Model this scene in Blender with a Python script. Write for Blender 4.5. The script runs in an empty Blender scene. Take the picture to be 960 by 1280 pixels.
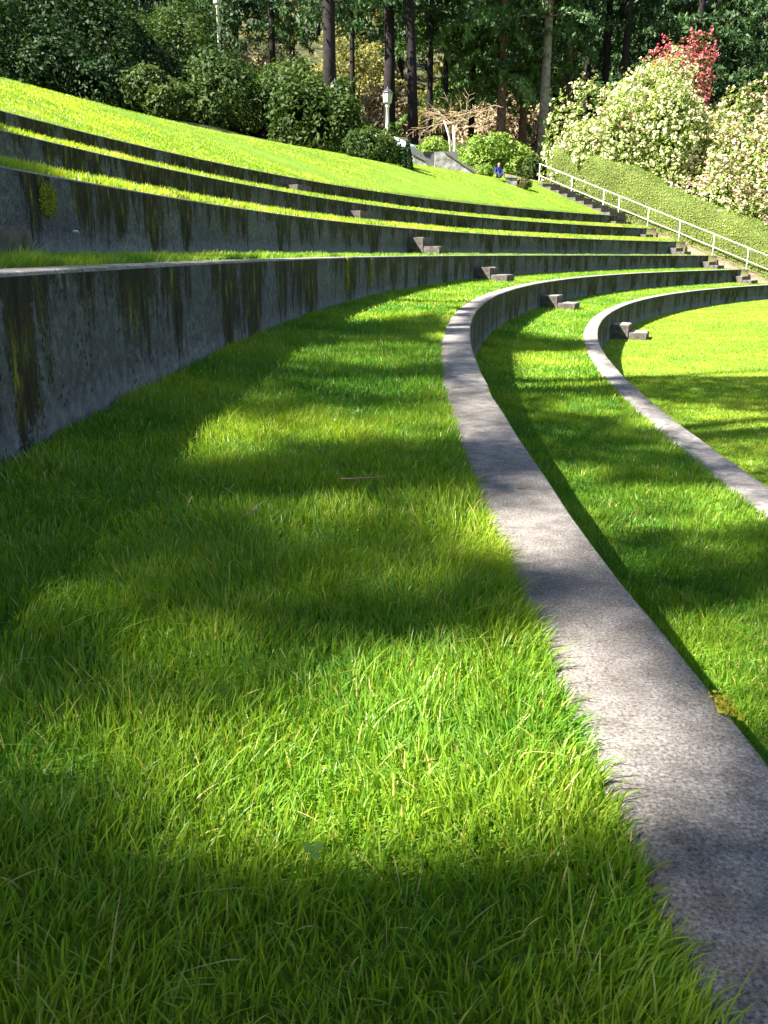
import bpy, bmesh, math, random
import numpy as np
from mathutils import Vector, Matrix
from mathutils import noise as mnoise
random.seed(7); RNG = np.random.default_rng(11)
C = bpy.context.scene.collection
rad = math.radians

# ------------------------------------------------------------------ camera model (camera stands at the origin, eye height is z = 0)
F, PITCH, ROLL = 1094.59, 0.28849, 0.005745
def proj(P):
    P = np.asarray(P, float); x, y, z = P[..., 0], P[..., 1], P[..., 2]
    d = y*math.cos(PITCH) - z*math.sin(PITCH); d = np.where(np.abs(d) < 1e-6, 1e-6, d)
    v = (y*math.sin(PITCH) + z*math.cos(PITCH))/d; u = x/d
    c, s = math.cos(-ROLL), math.sin(-ROLL); u, v = c*u - s*v, s*u + c*v
    return 480 + F*u, 640 - F*v, d
def at(px, py, Y):
    """world point at forward distance Y seen at photo pixel (px, py)"""
    u = (px-480)/F; v = (640-py)/F
    c, s = math.cos(ROLL), math.sin(ROLL); u, v = c*u - s*v, s*u + c*v
    d = (u, math.cos(PITCH)+v*math.sin(PITCH), -math.sin(PITCH)+v*math.cos(PITCH))
    t = Y/d[1]
    return Vector((d[0]*t, Y, d[2]*t))

# ------------------------------------------------------------------ amphitheatre plan: base curve = front edge of the wall at our feet
KN = [-8, 1.5, 4, 7, 11, 17, 26, 50.]
KS = [0.01769, 0.0194, 0.02283, 0.02068, 0.02305, 0.02102, 0.02303, 0.0212]
X0, TH0, DS, SMIN, SMAX = 0.4526, -0.04034, 0.1, -70.0, 130.0
S = np.round(np.arange(SMIN, SMAX+DS/2, DS), 3)
_k = np.where(S < -8, .0212, np.interp(S, KN, KS))
_i0 = int(round(-SMIN/DS))
_th = np.concatenate([[0], np.cumsum((_k[1:]+_k[:-1])/2*DS)]); _th = _th - _th[_i0] + TH0
_x = np.concatenate([[0], np.cumsum(np.sin((_th[1:]+_th[:-1])/2)*DS)]); _x = _x - _x[_i0] + X0
_y = np.concatenate([[0], np.cumsum(np.cos((_th[1:]+_th[:-1])/2)*DS)]); _y = _y - _y[_i0]
def curve(s, d):
    s = np.asarray(s, float)
    th = np.interp(s, S, _th); x = np.interp(s, S, _x); y = np.interp(s, S, _y)
    return x - np.cos(th)*d, y + np.sin(th)*d, th
def s_at(theta): return float(np.interp(theta, _th, S))
S_END = s_at(rad(44.2)); S_MID = s_at(rad(19.7))
_cc = curve(np.array([s_at(rad(20))]), -47.0); CX, CY = float(_cc[0][0]), float(_cc[1][0])
def sd(x, y):
    """inverse: world xy -> (s, d) on the curve grid"""
    x = np.atleast_1d(np.asarray(x, float)); y = np.atleast_1d(np.asarray(y, float))
    a = np.arctan2(y-CY, CX-x)
    s = np.interp(a, _th, S)
    for _ in range(4):
        bx = np.interp(s, S, _x); by = np.interp(s, S, _y); th = np.interp(s, S, _th)
        t = (x-bx)*np.sin(th) + (y-by)*np.cos(th)
        dd = -(x-bx)*np.cos(th) + (y-by)*np.sin(th)
        s = np.clip(s + t/np.maximum(1+dd/47.0, .15), SMIN, SMAX)
    bx = np.interp(s, S, _x); by = np.interp(s, S, _y); th = np.interp(s, S, _th)
    return s, -(x-bx)*np.cos(th) + (y-by)*np.sin(th)
CAP = 0.19
WALLS = [('A', -1.3446, -1.039), ('B', 0.0, -0.539), ('C', 1.3128, -0.0495), ('D', 2.6739, .4564), ('E', 3.9832, .9703), ('F', 5.3378, 1.475)]
WD = {n: d for n, d, z in WALLS}; WZ = {n: z for n, d, z in WALLS}
FLOOR = -1.539
RAIL_E = 0.9
S_RIGHT = S_END + RAIL_E + .12
def outer(d): 
    d = np.asarray(d, float)
    z = 2.85 + .2*(d-9)
    z = np.where(d > 48, z + .22*(d-48), z)
    z = np.where(d > 120, 2.85+.2*111+.22*72 + .05*(d-120), z)
    return z
def hz(s, d):
    """height of the ground"""
    s = np.asarray(s, float); d = np.asarray(d, float)
    z = np.full(np.broadcast(s, d).shape, FLOOR)
    for n, wd, wz in WALLS: z = np.where(d > wd + CAP*.5, wz - .012 + (np.interp(d, [wd+CAP*.5, wd+CAP, wd+CAP+.35, wd+1.3], [0, .035, .10, .15]) if n in 'DE' else np.interp(d, [wd+.45, wd+1.3], [0, .055]) if n in 'AB' else 0), z)
    z = np.where(d > WD['F'] + CAP, WZ['F'] - .01 + .3754*(d - WD['F'] - CAP*.5), z)
    z = np.where(d > 9, outer(d), z)
    bank = np.maximum(FLOOR, -.75 + .378*d)
    bank = np.where(d > 9, np.minimum(outer(d), bank), bank)
    return np.where(s > S_RIGHT, bank, z)
def gz(x, y):
    s, d = sd(x, y); return float(hz(s, d)[0])

# ------------------------------------------------------------------ materials
def new_mat(name):
    m = bpy.data.materials.new(name); m.use_nodes = True
    nt = m.node_tree; nt.nodes.clear()
    return m, nt
class N:
    def __init__(s, nt): s.nt = nt
    def __call__(s, typ, ins=None, **kw):
        n = s.nt.nodes.new(typ)
        for k, v in kw.items(): setattr(n, k, v)
        for k, v in (ins or {}).items():
            if isinstance(v, bpy.types.NodeSocket): s.nt.links.new(v, n.inputs[k])
            else: n.inputs[k].default_value = v
        return n
def ramp(n, fac, stops, interp='LINEAR'):
    r = n('ShaderNodeValToRGB', {'Fac': fac}); cr = r.color_ramp; cr.interpolation = interp
    while len(cr.elements) > 1: cr.elements.remove(cr.elements[-1])
    cr.elements[0].position = stops[0][0]; cr.elements[0].color = (*stops[0][1], 1) if len(stops[0][1]) == 3 else stops[0][1]
    for p, c in stops[1:]:
        e = cr.elements.new(p); e.color = (*c, 1) if len(c) == 3 else c
    return r.outputs['Color']
def g3(v): return (v, v, v)
def mixc(n, fac, a, b, mode='MIX'):
    m = n('ShaderNodeMix', data_type='RGBA', blend_type=mode)
    for idx, v in ((0, fac), (6, a), (7, b)):
        if isinstance(v, bpy.types.NodeSocket): n.nt.links.new(v, m.inputs[idx])
        else: m.inputs[idx].default_value = v if idx == 0 else ((*v, 1) if len(v) == 3 else v)
    return m.outputs[2]
def math_(n, op, a, b=0.0, clamp=False):
    m = n('ShaderNodeMath', operation=op, use_clamp=clamp)
    for i, v in enumerate((a, b)):
        if isinstance(v, bpy.types.NodeSocket): n.nt.links.new(v, m.inputs[i])
        else: m.inputs[i].default_value = v
    return m.outputs[0]
def finish(n, col, rough=.8, bump=None, bstr=.3, bdist=.01, metallic=0., spec=.3):
    p = n('ShaderNodeBsdfPrincipled', {'Roughness': rough, 'Metallic': metallic, 'Specular IOR Level': spec})
    if isinstance(col, bpy.types.NodeSocket): n.nt.links.new(col, p.inputs['Base Color'])
    else: p.inputs['Base Color'].default_value = (*col, 1)
    if bump is not None:
        b = n('ShaderNodeBump', {'Height': bump, 'Strength': bstr, 'Distance': bdist}); n.nt.links.new(b.outputs[0], p.inputs['Normal'])
    o = n('ShaderNodeOutputMaterial', {'Surface': p.outputs[0]})
    return p
def plain(name, col, rough=.6, metallic=0., var=.12, scale=8., spec=.3):
    m, nt = new_mat(name); n = N(nt)
    tc = n('ShaderNodeTexCoord')
    no = n('ShaderNodeTexNoise', {'Vector': tc.outputs['Object'], 'Scale': scale, 'Detail': 5.})
    lo = tuple(c*(1-var) for c in col); hi = tuple(min(1, c*(1+var)) for c in col)
    c = ramp(n, no.outputs['Fac'], [(.3, lo), (.7, hi)])
    finish(n, c, rough, no.outputs['Fac'], .15, .005, metallic, spec)
    return m
def leafmat(name, cols, transl=.35, rough=.5, flower=False, spec=.35, tr_tint=(1.15, 1.25, .6)):
    """leaf colour from the per-face 'rnd' attribute; light passes through the leaf"""
    m, nt = new_mat(name); n = N(nt)
    a = n('ShaderNodeAttribute', attribute_name='rnd')
    c = ramp(n, a.outputs['Fac'], [(i/(len(cols)-1), col) for i, col in enumerate(cols)])
    p = n('ShaderNodeBsdfPrincipled', {'Base Color': c, 'Roughness': rough, 'Specular IOR Level': spec})
    tc = mixc(n, 1., c, tr_tint if not flower else (1, 1, 1), 'MULTIPLY')
    t = n('ShaderNodeBsdfTranslucent', {'Color': tc})
    mx = n('ShaderNodeMixShader', {'Fac': transl}); nt.links.new(p.outputs[0], mx.inputs[1]); nt.links.new(t.outputs[0], mx.inputs[2])
    n('ShaderNodeOutputMaterial', {'Surface': mx.outputs[0]})
    return m
def concrete(name, face, bias=0.):
    m, nt = new_mat(name); n = N(nt)
    uv = n('ShaderNodeUVMap', uv_map='UVMap'); geo = n('ShaderNodeNewGeometry')
    pos = geo.outputs['Position']
    fine = n('ShaderNodeTexNoise', {'Vector': pos, 'Scale': 230., 'Detail': 3., 'Roughness': .7})
    med = n('ShaderNodeTexNoise', {'Vector': pos, 'Scale': 22., 'Detail': 6., 'Roughness': .65})
    big = n('ShaderNodeTexNoise', {'Vector': pos, 'Scale': 1.6, 'Detail': 4.})
    vor = n('ShaderNodeTexVoronoi', {'Vector': pos, 'Scale': 140.}, feature='F1')
    if not face:
        c = ramp(n, med.outputs['Fac'], [(.25, (.12, .106, .098)), (.5, (.29, .263, .242)), (.78, (.48, .44, .41))])
        c = mixc(n, .5, c, ramp(n, fine.outputs['Fac'], [(.3, g3(.25)), (.5, g3(.5)), (.7, g3(.95))]), 'OVERLAY')
        c = mixc(n, ramp(n, vor.outputs['Distance'], [(.0, g3(.7)), (.22, g3(0))]), c, ramp(n, vor.outputs['Color'], [(0, (.12, .11, .11)), (.55, (.30, .26, .23)), (1, (.75, .71, .64))]))
        c = mixc(n, ramp(n, big.outputs['Fac'], [(.35, g3(.45)), (.6, g3(0))]), c, (.13, .11, .095))
        ag = n('ShaderNodeTexNoise', {'Vector': pos, 'Scale': 210., 'Detail': 5., 'Roughness': .8})
        c = mixc(n, .8, c, ramp(n, ag.outputs['Fac'], [(.36, g3(.08)), (.48, g3(.45)), (.56, g3(.62)), (.68, g3(.98))]), 'OVERLAY')
        fine = ag
        h = math_(n, 'ADD', math_(n, 'MULTIPLY', fine.outputs['Fac'], .9), math_(n, 'MULTIPLY', med.outputs['Fac'], .5))
        # small yellow moss along the front lip
        sx = n('ShaderNodeSeparateXYZ', {'Vector': uv.outputs['UV']})
        edge = ramp(n, sx.outputs['Y'], [(0.0, g3(1)), (.035, g3(0))])
        mo = n('ShaderNodeTexNoise', {'Vector': pos, 'Scale': 9., 'Detail': 4.})
        mk = math_(n, 'MULTIPLY', edge, ramp(n, mo.outputs['Fac'], [(.62, g3(0)), (.68, g3(1))]))
        c = mixc(n, mk, c, (.35, .33, .03))
        finish(n, c, .9, h, .9, .008, spec=.25)
        return m
    # vertical face: board-cast concrete, run-off streaks, dark moss and lichen hanging from the lip
    mp = n('ShaderNodeMapping', {'Vector': uv.outputs['UV'], 'Scale': (9., 1.1, 1.)})
    st = n('ShaderNodeTexNoise', {'Vector': mp.outputs[0], 'Scale': 1., 'Detail': 6., 'Roughness': .65})
    mp2 = n('ShaderNodeMapping', {'Vector': uv.outputs['UV'], 'Scale': (2.3, .5, 1.), 'Location': (3.7, .2, 0)})
    st2 = n('ShaderNodeTexNoise', {'Vector': mp2.outputs[0], 'Scale': 1., 'Detail': 3.})
    mp3 = n('ShaderNodeMapping', {'Vector': uv.outputs['UV'], 'Scale': (26., 6., 1.)})
    st3 = n('ShaderNodeTexNoise', {'Vector': mp3.outputs[0], 'Scale': 1., 'Detail': 5., 'Roughness': .7})
    sx = n('ShaderNodeSeparateXYZ', {'Vector': uv.outputs['UV']}); v = sx.outputs['Y']     # metres below the lip
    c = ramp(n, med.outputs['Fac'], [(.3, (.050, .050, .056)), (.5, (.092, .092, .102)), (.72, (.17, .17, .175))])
    c = mixc(n, .16, c, ramp(n, st.outputs['Fac'], [(.3, g3(.2)), (.55, g3(.5)), (.75, g3(.85))]), 'OVERLAY')
    gr = n('ShaderNodeTexNoise', {'Vector': pos, 'Scale': 75., 'Detail': 5., 'Roughness': .8})
    c = mixc(n, .75, c, ramp(n, gr.outputs['Fac'], [(.3, g3(.1)), (.5, g3(.5)), (.7, g3(.95))]), 'OVERLAY')
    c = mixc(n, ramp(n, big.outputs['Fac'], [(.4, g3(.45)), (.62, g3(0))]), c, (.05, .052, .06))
    c = mixc(n, .35, c, ramp(n, fine.outputs['Fac'], [(.3, g3(.2)), (.7, g3(.8))]), 'OVERLAY')
    foot = ramp(n, math_(n, 'ADD', v, math_(n, 'MULTIPLY', med.outputs['Fac'], .15)), [(.40, g3(0)), (.56, g3(.35))])
    c = mixc(n, foot, c, (.36, .36, .40))
    k = math_(n, 'SUBTRACT', math_(n, 'ADD', math_(n, 'MULTIPLY', st.outputs['Fac'], .95), math_(n, 'MULTIPLY', st2.outputs['Fac'], 1.5)), math_(n, 'MULTIPLY', v, .75))
    k = math_(n, 'ADD', k, math_(n, 'MULTIPLY', math_(n, 'SUBTRACT', st3.outputs['Fac'], .5), .55))
    k = math_(n, 'ADD', k, math_(n, 'ADD', math_(n, 'MULTIPLY', math_(n, 'SUBTRACT', gr.outputs['Fac'], .5), .8), math_(n, 'SUBTRACT', bias, .385)))
    dark = ramp(n, k, [(.745, g3(0)), (.785, g3(.96))])
    mp4 = n('ShaderNodeMapping', {'Vector': uv.outputs['UV'], 'Scale': (13., 3.2, 1.), 'Location': (5.1, 1.7, 0)})
    hue = n('ShaderNodeTexNoise', {'Vector': mp4.outputs[0], 'Scale': 1., 'Detail': 7., 'Roughness': .75})
    mossc = ramp(n, hue.outputs['Fac'], [(.40, (.008, .007, .006)), (.50, (.024, .020, .008)), (.58, (.06, .06, .010)), (.66, (.22, .22, .02))])
    c = mixc(n, dark, c, mossc)
    # small pits and lichen specks
    v2 = n('ShaderNodeTexVoronoi', {'Vector': pos, 'Scale': 34., 'Randomness': 1.})
    pit = math_(n, 'MULTIPLY', ramp(n, v2.outputs['Distance'], [(.18, g3(1)), (.34, g3(0))]), ramp(n, hue.outputs['Fac'], [(.47, g3(0)), (.55, g3(.95))]))
    c = mixc(n, pit, c, (.015, .014, .012))
    h = math_(n, 'ADD', math_(n, 'MULTIPLY', med.outputs['Fac'], .7), math_(n, 'MULTIPLY', dark, .9))
    finish(n, c, .92, h, .6, .008, spec=.2)
    return m
M = {}
M['cap'] = concrete('cap_concrete', False)
for _n, _b in zip('ABCDEF', (.08, .10, .06, .05, .10, .10)): M['face'+_n] = concrete('wall_concrete', True, _b)
def groundmat():
    m, nt = new_mat('lawn_soil'); n = N(nt)
    geo = n('ShaderNodeNewGeometry'); pos = geo.outputs['Position']
    a = n('ShaderNodeAttribute', attribute_name='zone')
    a1 = n('ShaderNodeTexNoise', {'Vector': pos, 'Scale': 60., 'Detail': 6.}); a2 = n('ShaderNodeTexNoise', {'Vector': pos, 'Scale': 1.3, 'Detail': 5.})
    a3 = n('ShaderNodeTexNoise', {'Vector': pos, 'Scale': 9., 'Detail': 5.})
    lawn = ramp(n, a1.outputs['Fac'], [(.3, (.045, .08, .010)), (.55, (.13, .23, .022)), (.75, (.24, .33, .04))])
    lawn = mixc(n, ramp(n, a2.outputs['Fac'], [(.4, g3(0)), (.7, g3(.4))]), lawn, (.20, .28, .03))
    dirt = ramp(n, a3.outputs['Fac'], [(.3, (.10, .07, .045)), (.5, (.19, .145, .09)), (.7, (.30, .24, .16))])
    wood = ramp(n, a2.outputs['Fac'], [(.35, (.02, .032, .010)), (.5, (.05, .055, .022)), (.7, (.13, .11, .055))])
    sep = n('ShaderNodeSeparateColor', {'Color': a.outputs['Color']})
    c = mixc(n, sep.outputs[0], lawn, dirt); c = mixc(n, sep.outputs[1], c, wood)
    finish(n, c, .95, a1.outputs['Fac'], .6, .02, spec=.1)
    return m
M['ground'] = groundmat()
M['grass'] = leafmat('grass_blade', [(.024, .105, .016), (.062, .205, .022), (.16, .30, .025), (.29, .40, .035), (.46, .50, .06), (.60, .48, .20)], .45, .4, spec=.35, tr_tint=(1.45, 1.35, .4))
M['bark_dark'] = plain('dark_bark', (.016, .012, .012), .95, var=.4, scale=5)
M['bark_red'] = plain('red_bark', (.16, .095, .065), .95, var=.4, scale=5)
M['bark_grey'] = plain('grey_bark', (.22, .19, .15), .95, var=.4, scale=5)
M['fir_dark'] = leafmat('dark_fir_needles', [(.014, .042, .014), (.034, .078, .022), (.07, .13, .04)], .2, .6)
M['fir_mid'] = leafmat('green_fir_needles', [(.05, .11, .03), (.10, .19, .05), (.18, .28, .08)], .35, .6)
M['fir_olive'] = leafmat('olive_needles', [(.08, .09, .02), (.20, .19, .05), (.36, .31, .11)], .3, .6)
M['laurel'] = leafmat('dark_laurel_leaves', [(.008, .024, .006), (.017, .042, .009), (.035, .07, .015)], .22, .62, spec=.2)
M['rhodo'] = leafmat('rhododendron_leaves', [(.012, .032, .007), (.034, .066, .012), (.09, .12, .022)], .28, .62, spec=.2)
M['lime'] = leafmat('lime_leaves', [(.08, .16, .02), (.18, .28, .04), (.30, .38, .08)], .35, .5)
M['flowerleaf'] = leafmat('flowering_shrub_leaves', [(.08, .13, .02), (.19, .26, .05), (.34, .40, .12)], .3, .5)
M['cream'] = leafmat('cream_petals', [(.42, .44, .18), (.66, .62, .36), (.76, .64, .50)], .25, .7, flower=True)
M['pinkcream'] = leafmat('pink_cream_petals', [(.50, .22, .22), (.75, .55, .42), (.75, .68, .38)], .25, .7, flower=True)
M['redpetal'] = leafmat('red_petals', [(.28, .03, .06), (.46, .09, .12), (.60, .24, .22)], .25, .7, flower=True)
M['hedge'] = leafmat('hedge_leaves', [(.06, .115, .015), (.14, .21, .03), (.27, .34, .06)], .25, .6)
M['hedgecore'] = plain('hedge_twigs', (.07, .085, .018), .95, var=.4, scale=20)
M['twigs'] = plain('tan_twigs', (.36, .25, .16), .8, var=.25)
M['paletrunk'] = plain('pale_trunk', (.55, .50, .42), .8, var=.2)
M['brush'] = leafmat('dry_brush', [(.15, .11, .06), (.28, .22, .13), (.40, .31, .21)], .2, .8)
M['white'] = plain('white_paint', (.80, .80, .80), .45, var=.05)
M['railpaint'] = plain('weathered_cream_paint', (.55, .53, .47), .6, var=.2, scale=6)
M['stone'] = plain('grey_stone', (.20, .19, .19), .95, var=.65, scale=5)
M['stone_dark'] = plain('dark_stone', (.10, .095, .10), .9, var=.35, scale=3)
M['blue'] = plain('blue_cloth', (.010, .015, .14), .8)
M['jeans'] = plain('dark_cloth', (.03, .035, .06), .8)
M['skin'] = plain('skin', (.45, .27, .19), .6)
M['hair'] = plain('dark_hair', (.04, .03, .025), .7)
M['glass'] = plain('frosted_lamp_glass', (.40, .39, .35), .3)
M['dark_metal'] = plain('dark_metal', (.05, .05, .055), .5)
M['carpaint'] = plain('white_car_paint', (.72, .76, .82), .25, var=.03, spec=.6)
M['carglass'] = plain('dark_car_glass', (.03, .04, .06), .1, spec=.8)
M['rubber'] = plain('tyre_rubber', (.02, .02, .02), .8)
M['straw'] = plain('dry_twig', (.20, .14, .09), .8, var=.3, scale=40)
M['petal_white'] = plain('white_petal', (.85, .84, .85), .6)
M['petal_red'] = plain('red_petal', (.65, .03, .05), .6)
M['clover'] = leafmat('clover_leaf', [(.30, .46, .10), (.30, .46, .10)], .45, .9, spec=.1)

# ------------------------------------------------------------------ object helpers
def tag(o, label=None, cat=None, group=None, kind=None):
    if label: o['label'] = label
    if cat: o['category'] = cat
    if group: o['group'] = group
    if kind: o['kind'] = kind
    return o
def link(name, me, mats, parent=None):
    o = bpy.data.objects.new(name, me); C.objects.link(o)
    for m in (mats if isinstance(mats, (list, tuple)) else [mats]):
        if len(me.materials) < (len(mats) if isinstance(mats, (list, tuple)) else 1): me.materials.append(m)
    if parent: o.parent = parent
    return o
def empty(name, loc=(0, 0, 0), rz=0.0):
    o = bpy.data.objects.new(name, None); C.objects.link(o); o.location = loc; o.rotation_euler = (0, 0, rz); o.empty_display_size = .2
    return o
def np_mesh(name, V, Fq, rnd=None, smooth=False):
    """V (n,3), Fq (m,k) faces all k-gons; rnd per-vertex value"""
    me = bpy.data.meshes.new(name); V = np.ascontiguousarray(V, np.float32); Fq = np.ascontiguousarray(Fq, np.int32)
    m, k = Fq.shape
    me.vertices.add(len(V)); me.vertices.foreach_set('co', V.ravel())
    me.loops.add(m*k); me.loops.foreach_set('vertex_index', Fq.ravel())
    me.polygons.add(m); me.polygons.foreach_set('loop_start', np.arange(0, m*k, k, dtype=np.int32))
    me.update(calc_edges=True)
    if rnd is not None:
        a = me.attributes.new('rnd', 'FLOAT', 'POINT'); a.data.foreach_set('value', np.ascontiguousarray(rnd, np.float32))
    if smooth: me.polygons.foreach_set('use_smooth', np.ones(m, bool))
    return me
def bm_obj(name, bm, mat, parent=None, smooth=False):
    me = bpy.data.meshes.new(name); bmesh.ops.recalc_face_normals(bm, faces=bm.faces); bm.to_mesh(me); bm.free()
    if smooth:
        for p in me.polygons: p.use_smooth = True
    return link(name, me, mat, parent)
def box(bm, lo, hi, bev=0.0, rot=None, mi=0):
    lo = Vector(lo); hi = Vector(hi); c = (lo+hi)/2; s = hi-lo
    r = bmesh.ops.create_cube(bm, size=1.0)
    vs = r['verts']
    for v in vs: v.co = Vector((v.co.x*s.x, v.co.y*s.y, v.co.z*s.z))
    es = list({e for v in vs for e in v.link_edges})
    if bev > 0:
        rr = bmesh.ops.bevel(bm, geom=es, offset=bev, segments=2, affect='EDGES'); vs = list({v for f in rr['faces'] for v in f.verts} | {v for v in vs if v.is_valid})
    for v in vs:
        if rot is not None: v.co = rot @ v.co
        v.co += c
    return vs
def tube(bm, pts, radii, seg=8, cap=True):
    rings = []
    up = Vector((0, 0, 1))
    for i, p in enumerate(pts):
        p = Vector(p)
        t = (Vector(pts[min(i+1, len(pts)-1)]) - Vector(pts[max(i-1, 0)])).normalized()
        a = t.cross(up); a = t.cross(Vector((1, 0, 0))) if a.length < .1 else a; a.normalize(); b = t.cross(a)
        r = radii[i] if hasattr(radii, '__len__') else radii
        rings.append([bm.verts.new(p + (a*math.cos(2*math.pi*k/seg) + b*math.sin(2*math.pi*k/seg))*r) for k in range(seg)])
    for i in range(len(rings)-1):
        for k in range(seg):
            bm.faces.new((rings[i][k], rings[i][(k+1) % seg], rings[i+1][(k+1) % seg], rings[i+1][k]))
    if cap:
        bm.faces.new(rings[0][::-1]); bm.faces.new(rings[-1])
def lathe(bm, prof, c, seg=12):
    rings = [[bm.verts.new((c[0]+r*math.cos(2*math.pi*k/seg), c[1]+r*math.sin(2*math.pi*k/seg), c[2]+z)) for k in range(seg)] for r, z in prof]
    for i in range(len(rings)-1):
        for k in range(seg): bm.faces.new((rings[i][k], rings[i][(k+1) % seg], rings[i+1][(k+1) % seg], rings[i+1][k]))
    bm.faces.new(rings[0][::-1]); bm.faces.new(rings[-1])
def vnoise(P, scale, seed=0):
    """smooth value noise in [0,1], vectorised, 3D"""
    P = np.asarray(P, float)*scale + seed*17.31
    i = np.floor(P).astype(np.int64); f = P - i; f = f*f*(3-2*f)
    def h(a, b, c):
        n = (a*374761393 + b*668265263 + c*2147483647*3 + seed*1013) & 0x7fffffff
        n = ((n ^ (n >> 13))*1274126177) & 0x7fffffff
        return ((n ^ (n >> 16)) & 0xffff)/65535.
    out = 0
    for a in (0, 1):
        for b in (0, 1):
            for c in (0, 1):
                w = (f[..., 0] if a else 1-f[..., 0])*(f[..., 1] if b else 1-f[..., 1])*(f[..., 2] if c else 1-f[..., 2])
                out = out + w*h(i[..., 0]+a, i[..., 1]+b, i[..., 2]+c)
    return out
def leaf_arrays(P, size, nrm=None, droop=0., aspect=2.0, jitter=1.0, rng=RNG):
    """bent leaves of four corners at points P; nrm = preferred leaf normal"""
    n = len(P); size = np.broadcast_to(size, (n,))[:, None]
    d = rng.normal(size=(n, 3)); 
    if nrm is not None: d = nrm + d*jitter*.6
    d /= np.linalg.norm(d, axis=1, keepdims=True)+1e-9
    t = rng.normal(size=(n, 3)); t[:, 2] -= droop; t -= d*(t*d).sum(1, keepdims=True); t /= np.linalg.norm(t, axis=1, keepdims=True)+1e-9
    b = np.cross(d, t)
    L = size*(.75+.5*rng.random((n, 1))); W = L/aspect
    v = np.stack([P - t*L*.5, P + b*W*.5 + d*L*.06, P + t*L*.5 - d*L*.05, P - b*W*.5 + d*L*.06], 1).reshape(-1, 3)
    f = np.arange(n*4).reshape(-1, 4)
    return v, f
def leaves(name, P, size, mat, parent, nrm=None, droop=0., aspect=2.0, jitter=1.0, rnd=None, rng=RNG):
    v, f = leaf_arrays(P, size, nrm, droop, aspect, jitter, rng)
    r = rng.random(len(P)) if rnd is None else rnd
    return link(name, np_mesh(name, v, f, np.repeat(np.clip(r, 0, 1), 4)), mat, parent)

# ------------------------------------------------------------------ ground: one sheet
def build_ground():
    sg = np.unique(np.round(np.concatenate([np.arange(SMIN, -10, 2.), np.arange(-10, S_END, .25), [S_RIGHT-.001, S_RIGHT+.04], np.arange(S_RIGHT+.3, 60, .6), np.arange(60, SMAX, 2.)]), 4))
    dl = [(-44.5, 0), (-40, 0), (-30, 0), (-20, 0), (-14, 0), (-10, 0), (-7, 0), (-5, 0), (-3.5, 0), (-2.4, 0), (-1.9, 0)]
    eps = 1e-3
    ws = [w[1] for w in WALLS]
    for i, wd in enumerate(ws):
        m = wd + CAP*.5
        dl += [(wd-.3, 0), (m-eps, 0), (m+eps*2, 0), (wd+.45, 0), (wd+.8, 0)]
    dl += [(d, 0) for d in list(np.arange(6.4, 9.0, .5)) + [9.0, 9.4, 10, 11, 12, 14, 17, 20, 24, 28, 32, 36, 42, 48, 55, 65, 80, 95, 110, 120, 140, 170, 220, 300, 450, 700]]
    ds = np.unique(np.array([d[0] for d in dl]))
    SS, DD = np.meshgrid(sg, ds, indexing='ij')
    X, Y, th = curve(SS, DD)
    Z = hz(SS, DD)
    nz = (vnoise(np.stack([X, Y, X*0], -1), .35, 3)-.5) + .5*(vnoise(np.stack([X, Y, X*0], -1), 1.1, 4)-.5)
    Z = Z + nz*np.where(DD > 13, .35, np.where((DD > 5.6) & (DD < 9.2), .05, 0)) + np.where(DD > 55, (vnoise(np.stack([X, Y, X*0], -1), .05, 9)-.5)*6, 0)
    Z = Z + np.where((SS > S_RIGHT) & (DD < 11), nz*.12, 0)
    V = np.stack([X, Y, Z], -1).reshape(-1, 3); nd = len(ds); ns = len(sg)
    I = np.arange(ns*nd).reshape(ns, nd)
    Fq = np.stack([I[:-1, :-1], I[1:, :-1], I[1:, 1:], I[:-1, 1:]], -1).reshape(-1, 4)[:, ::-1]
    me = np_mesh('ground', V, Fq)
    zone = np.zeros((ns*nd, 4), np.float32); zone[:, 3] = 1
    zone[:, 0] = ((SS > S_RIGHT-.01) & (DD > -1.2)).ravel()*1.0
    zone[:, 1] = np.clip((DD-12.0)/2, 0, 1).ravel()
    a = me.color_attributes.new('zone', 'FLOAT_COLOR', 'POINT'); a.data.foreach_set('color', zone.ravel())
    o = link('ground', me, M['ground']); tag(o, kind='structure')
    # outer terrain far past the sheet so the land reaches the horizon
    bm = bmesh.new(); r = 3000; z = FLOOR-1.2
    vs = [bm.verts.new((x, y, z)) for x, y in ((-r, -r), (r, -r), (r, r), (-r, r))]; bm.faces.new(vs)
    tag(bm_obj('terrain', bm, M['ground']), kind='structure')
build_ground()

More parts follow.
